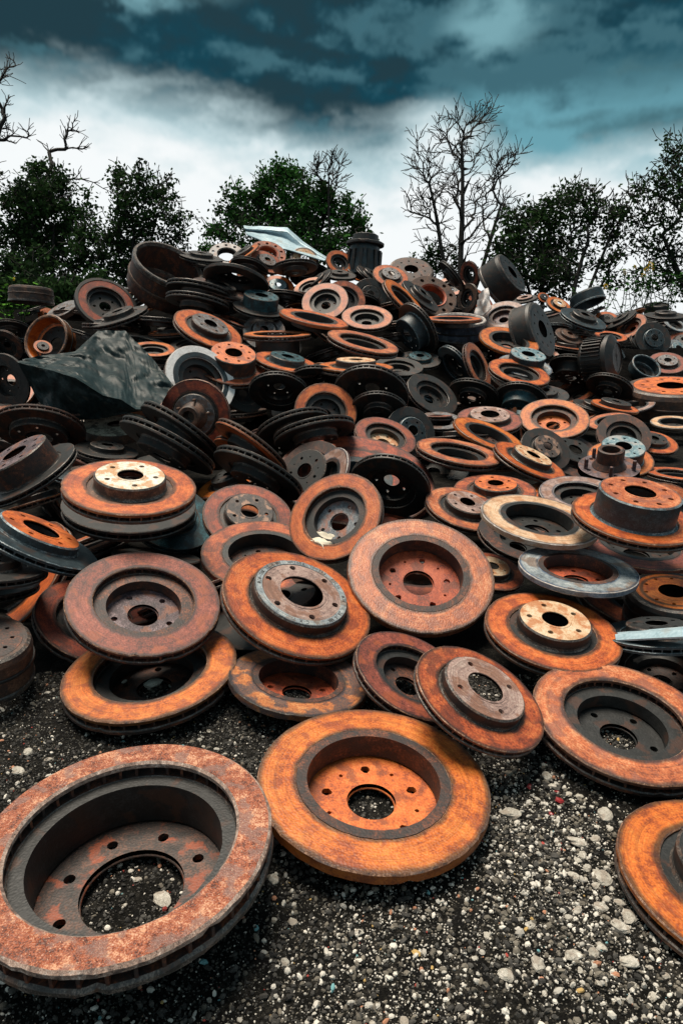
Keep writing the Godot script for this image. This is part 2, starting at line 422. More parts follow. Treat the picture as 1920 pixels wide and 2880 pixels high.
func disc(kind: String, face: String, R: float, P: Vector3, n: Vector3, spin: float, ring: String, hat: String, lod: int, fins: int, label: String, group := "rusty brake discs and drums heaped in the pile", deep := 1.0) -> Node3D:
	var B := aim(n.normalized(), spin).scaled_local(Vector3(R, R * deep, R))
	var hm: Array = HAT[hat]
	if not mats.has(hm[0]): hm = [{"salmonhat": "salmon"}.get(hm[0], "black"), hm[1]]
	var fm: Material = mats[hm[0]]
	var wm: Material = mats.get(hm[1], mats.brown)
	var rm: Material = mats[ring]
	var called: String = {"drum": "brake_drum", "wheelhub": "wheel_hub", "flange": "truck_flange", "plate": "hub_plate"}.get(kind, "brake_disc")
	var o := thing(called, label, called.replace("_", " ").replace("truck flange", "wheel flange"), P, group)
	o.basis = B
	var flip := Transform3D()
	if kind == "drum":
		if face == "D": flip = Transform3D(Basis(Vector3.RIGHT, PI), Vector3(0, -.72, 0))
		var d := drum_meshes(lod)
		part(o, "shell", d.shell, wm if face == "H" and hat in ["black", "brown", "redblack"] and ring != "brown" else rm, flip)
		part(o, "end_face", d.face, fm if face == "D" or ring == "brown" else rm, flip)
		if not ring in ["blueblack", "black"]: part(o, "rib", d.rib, wm, flip)
		return o
	if kind == "plate":
		part(o, "mounting_face", holed(.24, .985, 0, -.1, 6, .55, .05, 10), fm)
		part(o, "rim", lathe(band(.955, 1.0, -.012, -.3), 60), mats.redblack if ring == "redblack" else mats.brown)
		return o
	if kind == "flange":
		part(o, "mounting_face", holed(.52, .97, 0, -.08, 10, .78, .085, 8), rm)
		part(o, "rim", lathe(band(.955, 1.0, -.01, -.3), 60), mats.brown)
		part(o, "inner_ring", lathe([Vector2(.5, -.02), Vector2(.56, .03), Vector2(.56, -.3), Vector2(.5, -.3)], 60), mats.get(hm[0]))
		return o
	if kind == "wheelhub":
		part(o, "mounting_face", holed(.4, 1.0, 0, -.22, 5, .76, .07, 12), rm)
		part(o, "centre_tube", lathe([Vector2(.30, .62), Vector2(.36, .64), Vector2(.42, .62), Vector2(.44, .2), Vector2(.56, .02), Vector2(.56, -.05), Vector2(.3, -.05)], 48), wm)
		for i in 5:
			var a := TAU * (i + .5) / 5 + .2
			part(o, "stud", lathe([Vector2(.001, .36), Vector2(.055, .35), Vector2(.065, .31), Vector2(.065, -.2), Vector2(.001, -.2)], 10), rm, Transform3D(Basis(), Vector3(cos(a) * .8, 0, sin(a) * .8)))
		return o
	var K: Array = KIND[kind]
	if face == "D": flip = Transform3D(Basis(Vector3.RIGHT, PI), Vector3(0, -K[1], 0))
	var d := kind_meshes(kind, lod)
	var dark: Material = rm if ring in ["black", "blueblack", "teal", "redblack", "brown"] else mats.redblack
	if face == "H":
		part(o, "friction_ring", d.front, rm, flip)
		if K[2]: part(o, "rear_ring", d.back, mats.brown if ring in ["amber", "orange", "salmon", "redorange"] else dark, flip)
	else:
		part(o, "friction_ring", d.back if K[2] else d.front, rm, flip)
		if K[2]: part(o, "rear_ring", d.front, dark, flip)
	if K[2]:
		if fins:
			for i in 40:
				part(o, "vane", d.vane, dark, flip * Transform3D(Basis(Vector3.UP, TAU * i / 40)) * d.vane_x)
		else:
			var vn := part(o, "cooling_vanes", d.vanes, dark, flip)
			vn.set_meta("kind", "stuff")
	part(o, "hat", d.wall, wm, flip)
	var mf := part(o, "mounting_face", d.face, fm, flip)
	part(mf, "bore_collar", d.collar, fm)
	if kind == "rim": part(o, "outer_rim", lathe(band(.925, 1.04, .015, -.17), 60), mats.black)
	if kind == "hubrotor":
		part(o, "spindle", lathe([Vector2(.17, .62), Vector2(.27, .63), Vector2(.31, .58), Vector2(.29, .34), Vector2(.36, .2), Vector2(.4, .125), Vector2(.17, .125)], 40), mats.brown)
		for i in 5:
			var a := TAU * (i + .5) / 5
			part(o, "stud", lathe([Vector2(.001, .36), Vector2(.03, .35), Vector2(.036, .32), Vector2(.036, .1), Vector2(.001, .1)], 8), mats.brown, Transform3D(Basis(), Vector3(cos(a) * .44, 0, sin(a) * .44)))
	return o

var spin_rng := RandomNumberGenerator.new()
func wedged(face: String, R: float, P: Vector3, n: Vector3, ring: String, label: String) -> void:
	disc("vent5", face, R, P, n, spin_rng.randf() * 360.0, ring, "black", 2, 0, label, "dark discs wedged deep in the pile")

# the dark inner band of the white ring disc
func banded(o: Node3D) -> void:
	part(o, "inner_band", lathe(band(.655, .80, .008, -.02, .008), 90), mats.blueblack)

# the machined pale lip of the six-hole hub, with its stamped letters
func stamp(o: Node3D) -> void:
	var hh: float = KIND.six[4]
	part(o, "lip", lathe(band(.525, .612, hh + .008, hh - .01, .006), 90), mats.paleblue)
	for t in [["MIN THK 22.4 MM", 225.0], ["WHT656", 280.0], ["100713", 312.0], ["F3C1G", 345.0], ["MIN THK 26.4 MM", 40.0], ["C K 1", 110.0]]:
		var s: String = t[0]
		var st := SurfaceTool.new()
		st.begin(Mesh.PRIMITIVE_TRIANGLES)
		for i in s.length():
			if s[i] == " ": continue
			var tm := TextMesh.new()
			var f := SystemFont.new()
			f.font_names = PackedStringArray(["Droid Sans Mono"])
			tm.font = f
			tm.text = s[i]
			tm.font_size = 16
			tm.pixel_size = .0042
			tm.depth = .002
			var a := deg_to_rad(t[1] + (i - s.length() * .5) * 4.2)
			st.append_from(tm, 0, Transform3D(Basis(Vector3.UP, -a - PI / 2), Vector3(cos(a), 0, sin(a)) * .568 + Vector3(0, hh + .0095, 0)) * Transform3D(Basis(Vector3.RIGHT, -PI / 2), Vector3.ZERO))
		part(o, "stamping", st.commit(), mats.lettering)
# ---------- sky ----------
func sky_image() -> Image:
	var W := 2048
	var H := 1024
	var n1 := FastNoiseLite.new()
	n1.seed = 4
	n1.frequency = 1.0
	n1.fractal_octaves = 4
	n1.fractal_gain = 0.42
	n1.domain_warp_enabled = true
	n1.domain_warp_amplitude = 0.22
	n1.domain_warp_frequency = 1.4
	var n2 := FastNoiseLite.new()
	n2.seed = 77
	n2.frequency = 2.6
	n2.fractal_octaves = 5
	n2.fractal_gain = 0.55
	n2.domain_warp_enabled = true
	n2.domain_warp_amplitude = 0.12
	n2.domain_warp_frequency = 2.0
	var data := PackedFloat32Array()
	data.resize(W * H * 3)
	var ground := Color(.05, .05, .048)
	for y in H:
		var el := 90.0 - (y + 0.5) * 180.0 / H
		var ce := cos(deg_to_rad(el))
		var se := sin(deg_to_rad(el))
		for x in W:
			var k := (y * W + x) * 3
			if el < -1.0:
				data[k] = ground.r
				data[k + 1] = ground.g
				data[k + 2] = ground.b
				continue
			var az := (x + 0.5) * 360.0 / W   # from -z towards +x
			if az > 180.0: az -= 360.0
			var ra := deg_to_rad(az)
			var dx := sin(ra) * ce
			var dz := -cos(ra) * ce
			var A := n1.get_noise_3d(dx * 1.9, se * 4.2, dz * 1.9)
			var B := n2.get_noise_3d(dx * 2.2, se * 5.2, dz * 2.2)
			# how deep one looks into the storm layer: pale gap below, dark base above
			var edge := 14.2 + 2.2 * sin(ra * 1.7 + 0.9) + 1.6 * sin(ra * 4.3 + 2.2)
			var fr := smoothstep(52.0, 30.0, absf(az))
			var ef := 12.5 - 0.14 * minf(az, 0.0) + 2.2 * exp(-pow((az - 7.2) / 2.6, 2.0)) - 1.1 * smoothstep(8.0, 14.0, az)
			edge = lerpf(edge, ef, fr)
			var q := (el - edge) + 3.0 * A + 2.0 * B
			var t := smoothstep(-2.2, 1.5, q)
			var grey := smoothstep(-5.0, -0.3, q + 1.5 * B)
			var low := Color(.93, .965, .975).lerp(Color(.33, .56, .62), grey * 0.7)
			# inside the cloud: dark slate with teal, broken by paler patches
			var tl := clampf(0.35 + 1.8 * B + 0.022 * az, 0.0, 1.0)
			var hi := Color(.016, .046, .062).lerp(Color(.0015, .062, .10), tl)
			hi = hi.lerp(Color(.085, .20, .24), smoothstep(-0.02, 0.30, B + 0.4 * A) * 0.6)
			var hole := smoothstep(0.10, 0.42, A + 0.35 * B + 0.02 * (el - 18.0)) * (1.0 - fr)
			var rag := 9.0 * B + 5.0 * A
			hole = maxf(hole, fr * smoothstep(1.0, 0.2, Vector2((az - 12.5 + rag * .4) / 4.5, (el - 20.4 + rag * .3) / 2.6).length()))
			hole = maxf(hole, fr * 0.9 * smoothstep(1.0, 0.1, Vector2((az + 13.0 + rag * .5) / 8.0, (el - 21.5 + rag * .3) / 2.4).length()))
			hi = hi.lerp(Color(.24, .47, .53), hole * 0.75)
			# a thinner, lighter teal sheet hangs lower to the right
			var sheet_t := smoothstep(5.0, 12.0, az) * smoothstep(70.0, 40.0, az) * smoothstep(18.2, 15.0, el + 5.0 * B + 3.0 * A)
			hi = hi.lerp(Color(.12, .30, .36) * clampf(1.0 + 1.4 * B, 0.6, 1.3), sheet_t * 0.9)
			var c := low.lerp(hi, t)
			# towards the zenith the layer is thinner and evenly grey
			var z := smoothstep(24.0, 55.0, el)
			c = c.lerp(Color(.27, .33, .36) * (1.0 + 0.5 * A + 0.35 * B), z)
			data[k] = maxf(c.r, 0.005)
			data[k + 1] = maxf(c.g, 0.005)
			data[k + 2] = maxf(c.b, 0.005)
	for i in data.size(): data[i] = data[i] / EXPOSURE
	return Image.create_from_data(W, H, false, Image.FORMAT_RGBF, data.to_byte_array())

# ---------- ground, gravel and stones ----------
func ground_height(x: float, z: float) -> float:
	return 0.007 * gnoise.get_noise_2d(x, z) + 0.004 * gnoise.get_noise_2d(x * 4.0, z * 4.0)

var gnoise := FastNoiseLite.new()

func mound_height(x: float, z: float) -> float:
	var d := -z - (.74 * (x + .1) if x > -.1 else -.42 * (x + .1))
	var pts := [Vector2(0.9, 0.0), Vector2(2.0, .17), Vector2(3.0, .36), Vector2(4.0, .66), Vector2(5.0, .98), Vector2(6.2, 1.2), Vector2(14.0, 1.1), Vector2(17.0, 0.0)]
	var h := 0.0
	for i in pts.size() - 1:
		if d >= pts[i].x and d < pts[i + 1].x:
			h = lerpf(pts[i].y, pts[i + 1].y, (d - pts[i].x) / (pts[i + 1].x - pts[i].x))
	var cap := 1.2
	if x > .9: cap = maxf(.66, 1.2 - .5 * (x - .9))
	if x < -.9: cap = maxf(1.0, 1.2 - .35 * (-.9 - x))
	return minf(h, cap) - 0.31

func grid_mesh(xs: Array, zs: Array, f: Callable) -> ArrayMesh:
	var V := PackedVector3Array()
	var I := PackedInt32Array()
	var nx := xs.size()
	for z in zs:
		for x in xs:
			V.append(Vector3(x, f.call(x, z), z))
	for j in zs.size() - 1:
		for i in nx - 1:
			var a := j * nx + i
			I.append_array([a, a + 1, a + nx, a + 1, a + nx + 1, a + nx])
	var arr := []
	arr.resize(Mesh.ARRAY_MAX)
	arr[Mesh.ARRAY_VERTEX] = V
	arr[Mesh.ARRAY_INDEX] = I
	var m := ArrayMesh.new()
	m.add_surface_from_arrays(Mesh.PRIMITIVE_TRIANGLES, arr)
	var st := SurfaceTool.new()
	st.create_from(m, 0)
	st.generate_normals()
	return st.commit()

func pebble_mesh(sd: int, rings := 4, segs := 6, rough := 0.35, facet := true) -> ArrayMesh:
	var nz := FastNoiseLite.new()
	nz.seed = sd
	nz.frequency = 0.9
	var st := SurfaceTool.new()
	st.begin(Mesh.PRIMITIVE_TRIANGLES)
	var g := []
	for j in rings + 1:
		var row := []
		for i in segs + 1:
			var th := PI * j / rings
			var ph := TAU * (i % segs) / segs
			var p := Vector3(sin(th) * cos(ph), cos(th) * .68, sin(th) * sin(ph))
			row.append(p * (1.0 + rough * nz.get_noise_3dv(p * 1.3) + rough * .6 * nz.get_noise_3dv(p * 3.1)))
		g.append(row)
	for j in rings:
		for i in segs:
			var q := [g[j][i], g[j][i + 1], g[j + 1][i + 1], g[j + 1][i]]
			if j > 0:
				st.set_smooth_group(-1 if facet else 0)
				for o in [0, 1, 2]: st.add_vertex(q[o])
			if j < rings - 1:
				st.set_smooth_group(-1 if facet else 0)
				for o in [0, 2, 3]: st.add_vertex(q[o])
	st.generate_normals()
	return st.commit()

func build_ground() -> void:
	gnoise.seed = 3
	gnoise.frequency = 2.2
	gnoise.fractal_octaves = 3
	var xs := []
	var zs := []
	var c := -1.6
	while c <= 1.6:
		xs.append(c)
		c += .025
	var w := .05
	while w < 400.0:
		xs.append(1.6 + w)
		xs.push_front(-1.6 - w)
		w *= 1.6
	c = -2.0
	while c <= -.2:
		zs.append(c)
		c += .025
	w = .05
	while w < 400.0:
		zs.append(-.2 + w)
		zs.push_front(-2.0 - w)
		w *= 1.6
	var g := part(self, "ground", grid_mesh(xs, zs, ground_height), mats.dirt)
	tag(g, "", "", "", "structure")
	xs = []
	zs = []
	c = -14.0
	while c <= 14.0:
		xs.append(c)
		c += .2
	c = -18.0
	while c <= -.8:
		zs.append(c)
		c += .15
	var md := part(self, "dirt_mound", grid_mesh(xs, zs, mound_height), mats.gap_shade)  # dark gap shade is put into the mound's colour
	tag(md, "", "", "", "structure")
	# gravel nobody could count
	var rn := RandomNumberGenerator.new()
	rn.seed = 21
	var dens := FastNoiseLite.new()
	dens.seed = 8
	dens.frequency = 3.0
	dens.fractal_octaves = 3
	for v in 4:
		var xf: Array[Transform3D] = []
		var cl: Array[Color] = []
		var tries := 0
		while xf.size() < 60000 and tries < 330000:
			tries += 1
			var x := rn.randf_range(-1.5, 1.5)
			var z := rn.randf_range(-1.14, -.05)
			var m := 0.34 + 0.26 * dens.get_noise_2d(x, z)
			var xe := -.08 + .55 * (-.485 - z)
			m += (0.10 + .62 * dens.get_noise_2d(x + 5.0, z)) * smoothstep(-.10, .10, x - xe) * smoothstep(-1.05, -.72, z)
			m *= smoothstep(1.5, 1.0, absf(x)) * smoothstep(-.05, -.3, z)
			if rn.randf() > m: continue
			var s := 0.0006 + 0.0007 * rn.randf() + 0.0030 * pow(rn.randf(), 10.0)
			if x > .1 and rn.randf() < .05: s += .002 * rn.randf()
			var b := Basis(Vector3(rn.randf() - .5, rn.randf() - .5, rn.randf() - .5).normalized(), rn.randf() * TAU).scaled_local(Vector3(s * rn.randf_range(.8, 1.5), s, s * rn.randf_range(.7, 1.1)))
			xf.append(Transform3D(b, Vector3(x, ground_height(x, z) + s * .25, z)))
			var t := rn.randf()
			var pale := smoothstep(-.10, .10, x - xe) * smoothstep(-1.05, -.72, z)
			var col := Color(.56, .53, .47) * rn.randf_range(.6, 1.15)
			if t < .76 - .36 * pale: col = Color(.04, .038, .034) * rn.randf_range(.25, 1.5)
			elif t < .90 - .20 * pale: col = Color(.14, .125, .1) * rn.randf_range(.5, 1.3)
			elif t > .985: col = [Color(.42, .2, .12), Color(.42, .28, .1), Color(.4, .19, .11), Color(.13, .3, .32), Color(.33, .05, .04)][rn.randi() % 5]
			cl.append(col)
		var mm := MultiMesh.new()
		mm.transform_format = MultiMesh.TRANSFORM_3D
		mm.use_colors = true
		mm.mesh = pebble_mesh(40 + v)
		mm.instance_count = xf.size()
		for i in xf.size():
			mm.set_instance_transform(i, xf[i])
			mm.set_instance_color(i, cl[i])
		var mi := MultiMeshInstance3D.new()
		mi.name = numbered("gravel")
		mi.multimesh = mm
		mi.material_override = mats.pebble
		add_child(mi)
		tag(mi, "fine pale and dark gravel scattered over the black dirt", "gravel", "gravel on the ground", "stuff")

var stone_kinds := []
func stone(x: float, z: float, a: float, b: float, label := "", mat := "limestone", lift := 0.0) -> void:
	if stone_kinds.is_empty():
		for i in 6: stone_kinds.append(pebble_mesh(90 + i, 7, 10, .36, true))
	var o := MeshInstance3D.new()
	o.name = numbered("stone")
	o.mesh = stone_kinds[stone_rng.randi() % 6]
	o.material_override = mats[mat]
	o.basis = Basis(Vector3.UP, stone_rng.randf() * TAU) * Basis(Vector3.RIGHT, stone_rng.randf_range(-.3, .3))
	o.basis = o.basis.scaled_local(Vector3(a, b * .75, b) * .88)
	o.position = Vector3(x, lift + ground_height(x, z) + b * .22, z)
	add_child(o)
	tag(o, label if label != "" else "small pale stone lying loose in the dark gravel", "stone", "pale stones on the gravel")
var stone_rng := RandomNumberGenerator.new()

# ---------- trees ----------
# tips: points the twigs reach for; branches join each tip to the nearest wood already grown
func grow(called: String, label: String, base: Vector3, trunk_top: Vector3, blobs: Array, tips: int, r0: float, leaves: int, leaf: float, leaf_mat: Array, sd: int, sag := 0.0, group := "trees behind the pile", extra_trunks := [], pl := .24, twigs := 1) -> void:
	var rn := RandomNumberGenerator.new()
	rn.seed = sd
	var o := thing(called, label, "tree", base, group)
	var P: Array[Vector3] = []
	var par: Array[int] = []
	var plen: Array[float] = []
	var steps := 8
	P.append(Vector3.ZERO)
	par.append(-1)
	plen.append(0.0)
	var heads := [trunk_top] + extra_trunks
	for h in heads:
		var prev := 0
		var wob := Vector3.ZERO
		for s in steps:
			var t := (s + 1.0) / steps
			wob += Vector3(rn.randf() - .5, 0, rn.randf() - .5) * .05 * h.distance_to(base) * .35
			var p: Vector3 = (h - base) * t + wob * sin(t * PI)
			P.append(p)
			par.append(prev)
			plen.append(plen[prev] + p.distance_to(P[prev]))
			prev = P.size() - 1
	var tp: Array[Vector3] = []
	var tot := 0.0
	for b in blobs: tot += b[1] * b[1] * (b[2] if b.size() > 2 else 1.0)
	for b in blobs:
		var cnt := int(ceil(tips * b[1] * b[1] * (b[2] if b.size() > 2 else 1.0) / tot))
		for i in cnt:
			var v := Vector3(rn.randfn(), rn.randfn(), rn.randfn()).normalized() * pow(rn.randf(), .45)
			tp.append(b[0] - base + v * b[1] * Vector3(1, .92, 1.0).x)
	var root_at := (trunk_top - base) * .55
	tp.sort_custom(func(a, b): return a.distance_squared_to(root_at) < b.distance_squared_to(root_at))
	var ends: Array[int] = []
	for t in tp:
		var best := 1
		var bd := 1e9
		for i in range(1, P.size()):
			var q := P[i]
			var dd := q.distance_to(t) + pl * plen[i]
			if q.y > t.y + .1: dd += (q.y - t.y) * .9
			if dd < bd:
				bd = dd
				best = i
		var a := P[best]
		var dist := a.distance_to(t)
		var n := clampi(int(dist / .28), 2, 5)
		var prev := best
		var dir := (a - P[par[best]]).normalized() if par[best] >= 0 else Vector3.UP
		for s in n:
			var u := (s + 1.0) / n
			var p := a.lerp(t, u) + dir * dist * (.22 if pl < .3 else .13) * sin(u * PI) + Vector3(rn.randf() - .5, rn.randf() - .5, rn.randf() - .5) * dist * .1 * (1.0 - u * .4)
			p.y -= sag * dist * sin(u * PI)
			P.append(p)
			par.append(prev)
			plen.append(plen[prev] + p.distance_to(P[prev]))
			prev = P.size() - 1
		ends.append(prev)
	# fine twigs off the ends and off the younger wood
	var grown := P.size()
	var first := steps * heads.size() + 1
	for i in range(first, grown):
		if plen[i] < 0.5: continue
		for k in twigs:
			if rn.randf() < .35: continue
			var dir := (P[i] - P[par[i]]).normalized()
			dir = (dir + Vector3(rn.randfn(), rn.randfn() * .7 + .35, rn.randfn()) * .55).normalized()
			var l := rn.randf_range(.1, .34)
			var prev := i
			for s in 2:
				var p := P[prev] + dir * l * .5
				dir = (dir + Vector3(rn.randfn(), rn.randfn() + .4, rn.randfn()) * .3).normalized()
				P.append(p)
				par.append(prev)
				plen.append(plen[prev] + l * .5)
				prev = P.size() - 1
	# thickness by the number of tips carried
	var carry := PackedFloat32Array()
	carry.resize(P.size())
	for i in range(grown, P.size()): carry[i] = .15
	for e in ends: carry[e] += 1.0
	for i in range(P.size() - 1, 0, -1): carry[par[i]] += carry[i]
	var mx := maxf(carry[0], 1.0)
	var ST := [SurfaceTool.new(), SurfaceTool.new()]
	for s in ST: s.begin(Mesh.PRIMITIVE_TRIANGLES)
	var rad := func(i): return maxf(r0 * pow(carry[i] / mx, .47), .0072)
	var count := [0, 0]
	for i in range(1, P.size()):
		var a := P[par[i]]
		var b := P[i]
		if a.distance_to(b) < 1e-4: continue
		var ra: float = rad.call(par[i])
		var rb: float = rad.call(i)
		if par[i] > steps * heads.size(): ra = minf(ra, rb * 1.5)
		var which := 0 if i <= steps * heads.size() else 1
		count[which] += 1
		var sides := 6 if ra > .05 else 4
		var d := (b - a).normalized()
		var u := d.cross(Vector3(.31, .12, .94)).normalized()
		var v := d.cross(u)
		for s in sides:
			var a0 := TAU * s / sides
			var a1 := TAU * (s + 1) / sides
			var e0 := u * cos(a0) + v * sin(a0)
			var e1 := u * cos(a1) + v * sin(a1)
			var q := [a + e0 * ra, a + e1 * ra, b + e1 * rb, b + e0 * rb]
			var nn := [e0, e1, e1, e0]
			for k in [0, 2, 1, 0, 3, 2]:
				ST[which].set_normal(nn[k])
				ST[which].add_vertex(q[k])
	part(o, "trunk", ST[0].commit(), mats.bark)
	if count[1] > 0: part(o, "limbs", ST[1].commit(), mats.bark).set_meta("kind", "stuff")
	if leaves <= 0: return
	var per := leaves / maxi(ends.size(), 1)
	var groups := leaf_mat.size()
	var LV := []
	for g in groups: LV.append([PackedVector3Array(), PackedVector3Array()])
	for e in ends:
		var c := P[e]
		var g := 0
		var tone := rn.randf() + .25 * (c.y - root_at.y) / maxf(root_at.y, 1.0)  # higher clumps tend to lighter leaves, light from above put into the colour
		if groups > 1: g = clampi(int(tone * groups), 0, groups - 1)
		var sp := leaf * rn.randf_range(1.1, 2.4)
		var cnt := int(per * rn.randf_range(.4, 1.6))
		var out := (c - P[par[e]]).normalized()
		for k in cnt:
			var off := Vector3(rn.randfn(), rn.randfn() * .8, rn.randfn()) * sp * .55
			var along := c + off - out * sp * rn.randf() * .9
			var d := (Vector3(rn.randfn(), rn.randfn() - .5, rn.randfn()) + out * .6).normalized()
			var side := d.cross(Vector3(rn.randfn(), rn.randfn(), rn.randfn())).normalized()
			var l := leaf * rn.randf_range(.7, 1.3)
			var w := l * .3
			var p0 := along
			var p1 := along + d * l * .5 + side * w
			var p2 := along + d * l
			var p3 := along + d * l * .5 - side * w
			var nm := d.cross(side)
			var lv: Array = LV[g]
			lv[0].append_array([p0, p1, p2, p0, p2, p3])
			lv[1].append_array([nm, nm, nm, nm, nm, nm])
	for g in groups:
		if LV[g][0].is_empty(): continue
		var arr := []
		arr.resize(Mesh.ARRAY_MAX)
		arr[Mesh.ARRAY_VERTEX] = LV[g][0]
		arr[Mesh.ARRAY_NORMAL] = LV[g][1]
		var am := ArrayMesh.new()
		am.add_surface_from_arrays(Mesh.PRIMITIVE_TRIANGLES, arr)
		part(o, "crown", am, mats[leaf_mat[g]]).set_meta("kind", "stuff")

# ---------- bent sheets ----------
# points in rows; the sheet gets a thickness and a little crumple
func sheet(parent: Node, called: String, rows: Array, mat: Material, thick: float, crumple: float, sub: int, sd: int, creases := []) -> MeshInstance3D:
	var nz := FastNoiseLite.new()
	nz.seed = sd
	nz.frequency = 3.2
	nz.fractal_octaves = 3
	nz.fractal_type = FastNoiseLite.FRACTAL_RIDGED
	var nr := rows.size()
	var nc: int = rows[0].size()
	var R := (nr - 1) * sub + 1
	var C := (nc - 1) * sub + 1
	var G := []
	for j in R:
		var row := []
		var rj := mini(j / sub, nr - 2)
		var fv := float(j - rj * sub) / sub
		for i in C:
			var ci := mini(i / sub, nc - 2)
			var fu := float(i - ci * sub) / sub
			var p: Vector3 = rows[rj][ci].lerp(rows[rj][ci + 1], fu).lerp(rows[rj + 1][ci].lerp(rows[rj + 1][ci + 1], fu), fv)
			row.append(p)
		G.append(row)
	var nn: Vector3 = (rows[0][nc - 1] - rows[0][0]).cross(rows[nr - 1][0] - rows[0][0]).normalized()
	for j in R:
		for i in C:
			G[j][i] += nn * crumple * (nz.get_noise_3dv(G[j][i] * 1.4) + .30 * nz.get_noise_3dv(G[j][i] * 4.0) + .12 * nz.get_noise_3dv(G[j][i] * 11.0))
	var st := SurfaceTool.new()
	st.begin(Mesh.PRIMITIVE_TRIANGLES)
	for side in 2:
		var off := nn * thick * (.5 if side == 0 else -.5)
		for j in R - 1:
			for i in C - 1:
				st.set_smooth_group(2 + side * 20 + (1 if j >= 2 * sub else 0))
				var q := [G[j][i] + off, G[j][i + 1] + off, G[j + 1][i + 1] + off, G[j + 1][i] + off]
				for o in ([0, 1, 2, 0, 2, 3] if side == 0 else [0, 2, 1, 0, 3, 2]): st.add_vertex(q[o])
	st.set_smooth_group(-1)
	var rim := []
	for i in C: rim.append(G[0][i])
	for j in range(1, R): rim.append(G[j][C - 1])
	for i in range(C - 2, -1, -1): rim.append(G[R - 1][i])
	for j in range(R - 2, 0, -1): rim.append(G[j][0])
	for i in rim.size():
		var a: Vector3 = rim[i]
		var b: Vector3 = rim[(i + 1) % rim.size()]
		var h := nn * thick * .5
		for p in [a + h, b - h, b + h, a + h, a - h, b - h]: st.add_vertex(p)
	st.generate_normals()
	return part(parent, called, st.commit(), mat)

func lump(parent: Node, called: String, prof: Array, mat: Material, at: Vector3, axis: Vector3, s: float, segs := 40, spin := 0.0) -> MeshInstance3D:
	return part(parent, called, lathe(prof, segs), mat, Transform3D(aim(axis.normalized(), spin).scaled_local(Vector3.ONE * s), at))

const EXPOSURE := 3.9

func _ready() -> void:
	var cam := Camera3D.new()
	cam.name = "camera"
	cam.position = Vector3(0, 0.65, 0)
	cam.rotation_degrees = Vector3(-16.3, 0, 0)
	cam.fov = 74.2
	cam.near = 0.05
	cam.far = 1500.0
	add_child(cam)
	cam.current = true
	var env := Environment.new()
	env.background_mode = Environment.BG_SKY
	var sky := Sky.new()
	var pm := PanoramaSkyMaterial.new()
	pm.panorama = ImageTexture.create_from_image(sky_image())
	sky.sky_material = pm
	env.sky = sky
	env.tonemap_mode = Environment.TONE_MAPPER_LINEAR
	env.tonemap_exposure = EXPOSURE
	env.sdfgi_enabled = true
	env.ssao_enabled = true
	env.ssil_enabled = true
	var we := WorldEnvironment.new()
	we.name = "world"
	we.environment = env
	add_child(we)
	var sun := DirectionalLight3D.new()
	sun.name = "sun"
	sun.light_energy = 0.5
	sun.light_color = Color(1.0, 0.95, 0.88)
	sun.light_angular_distance = 32.0
	sun.shadow_enabled = true
	add_child(sun)
	sun.look_at_from_position(Vector3.ZERO, Vector3(0.16, -0.95, 0.20), Vector3.FORWARD)

	rough_noise.seed = 12
	rough_noise.frequency = 1.0
	make_textures()
	spin_rng.seed = 99
	stone_rng.seed = 4
	build_ground()
	build_trees()
	build_pile()
	build_scrap()
	build_stones()

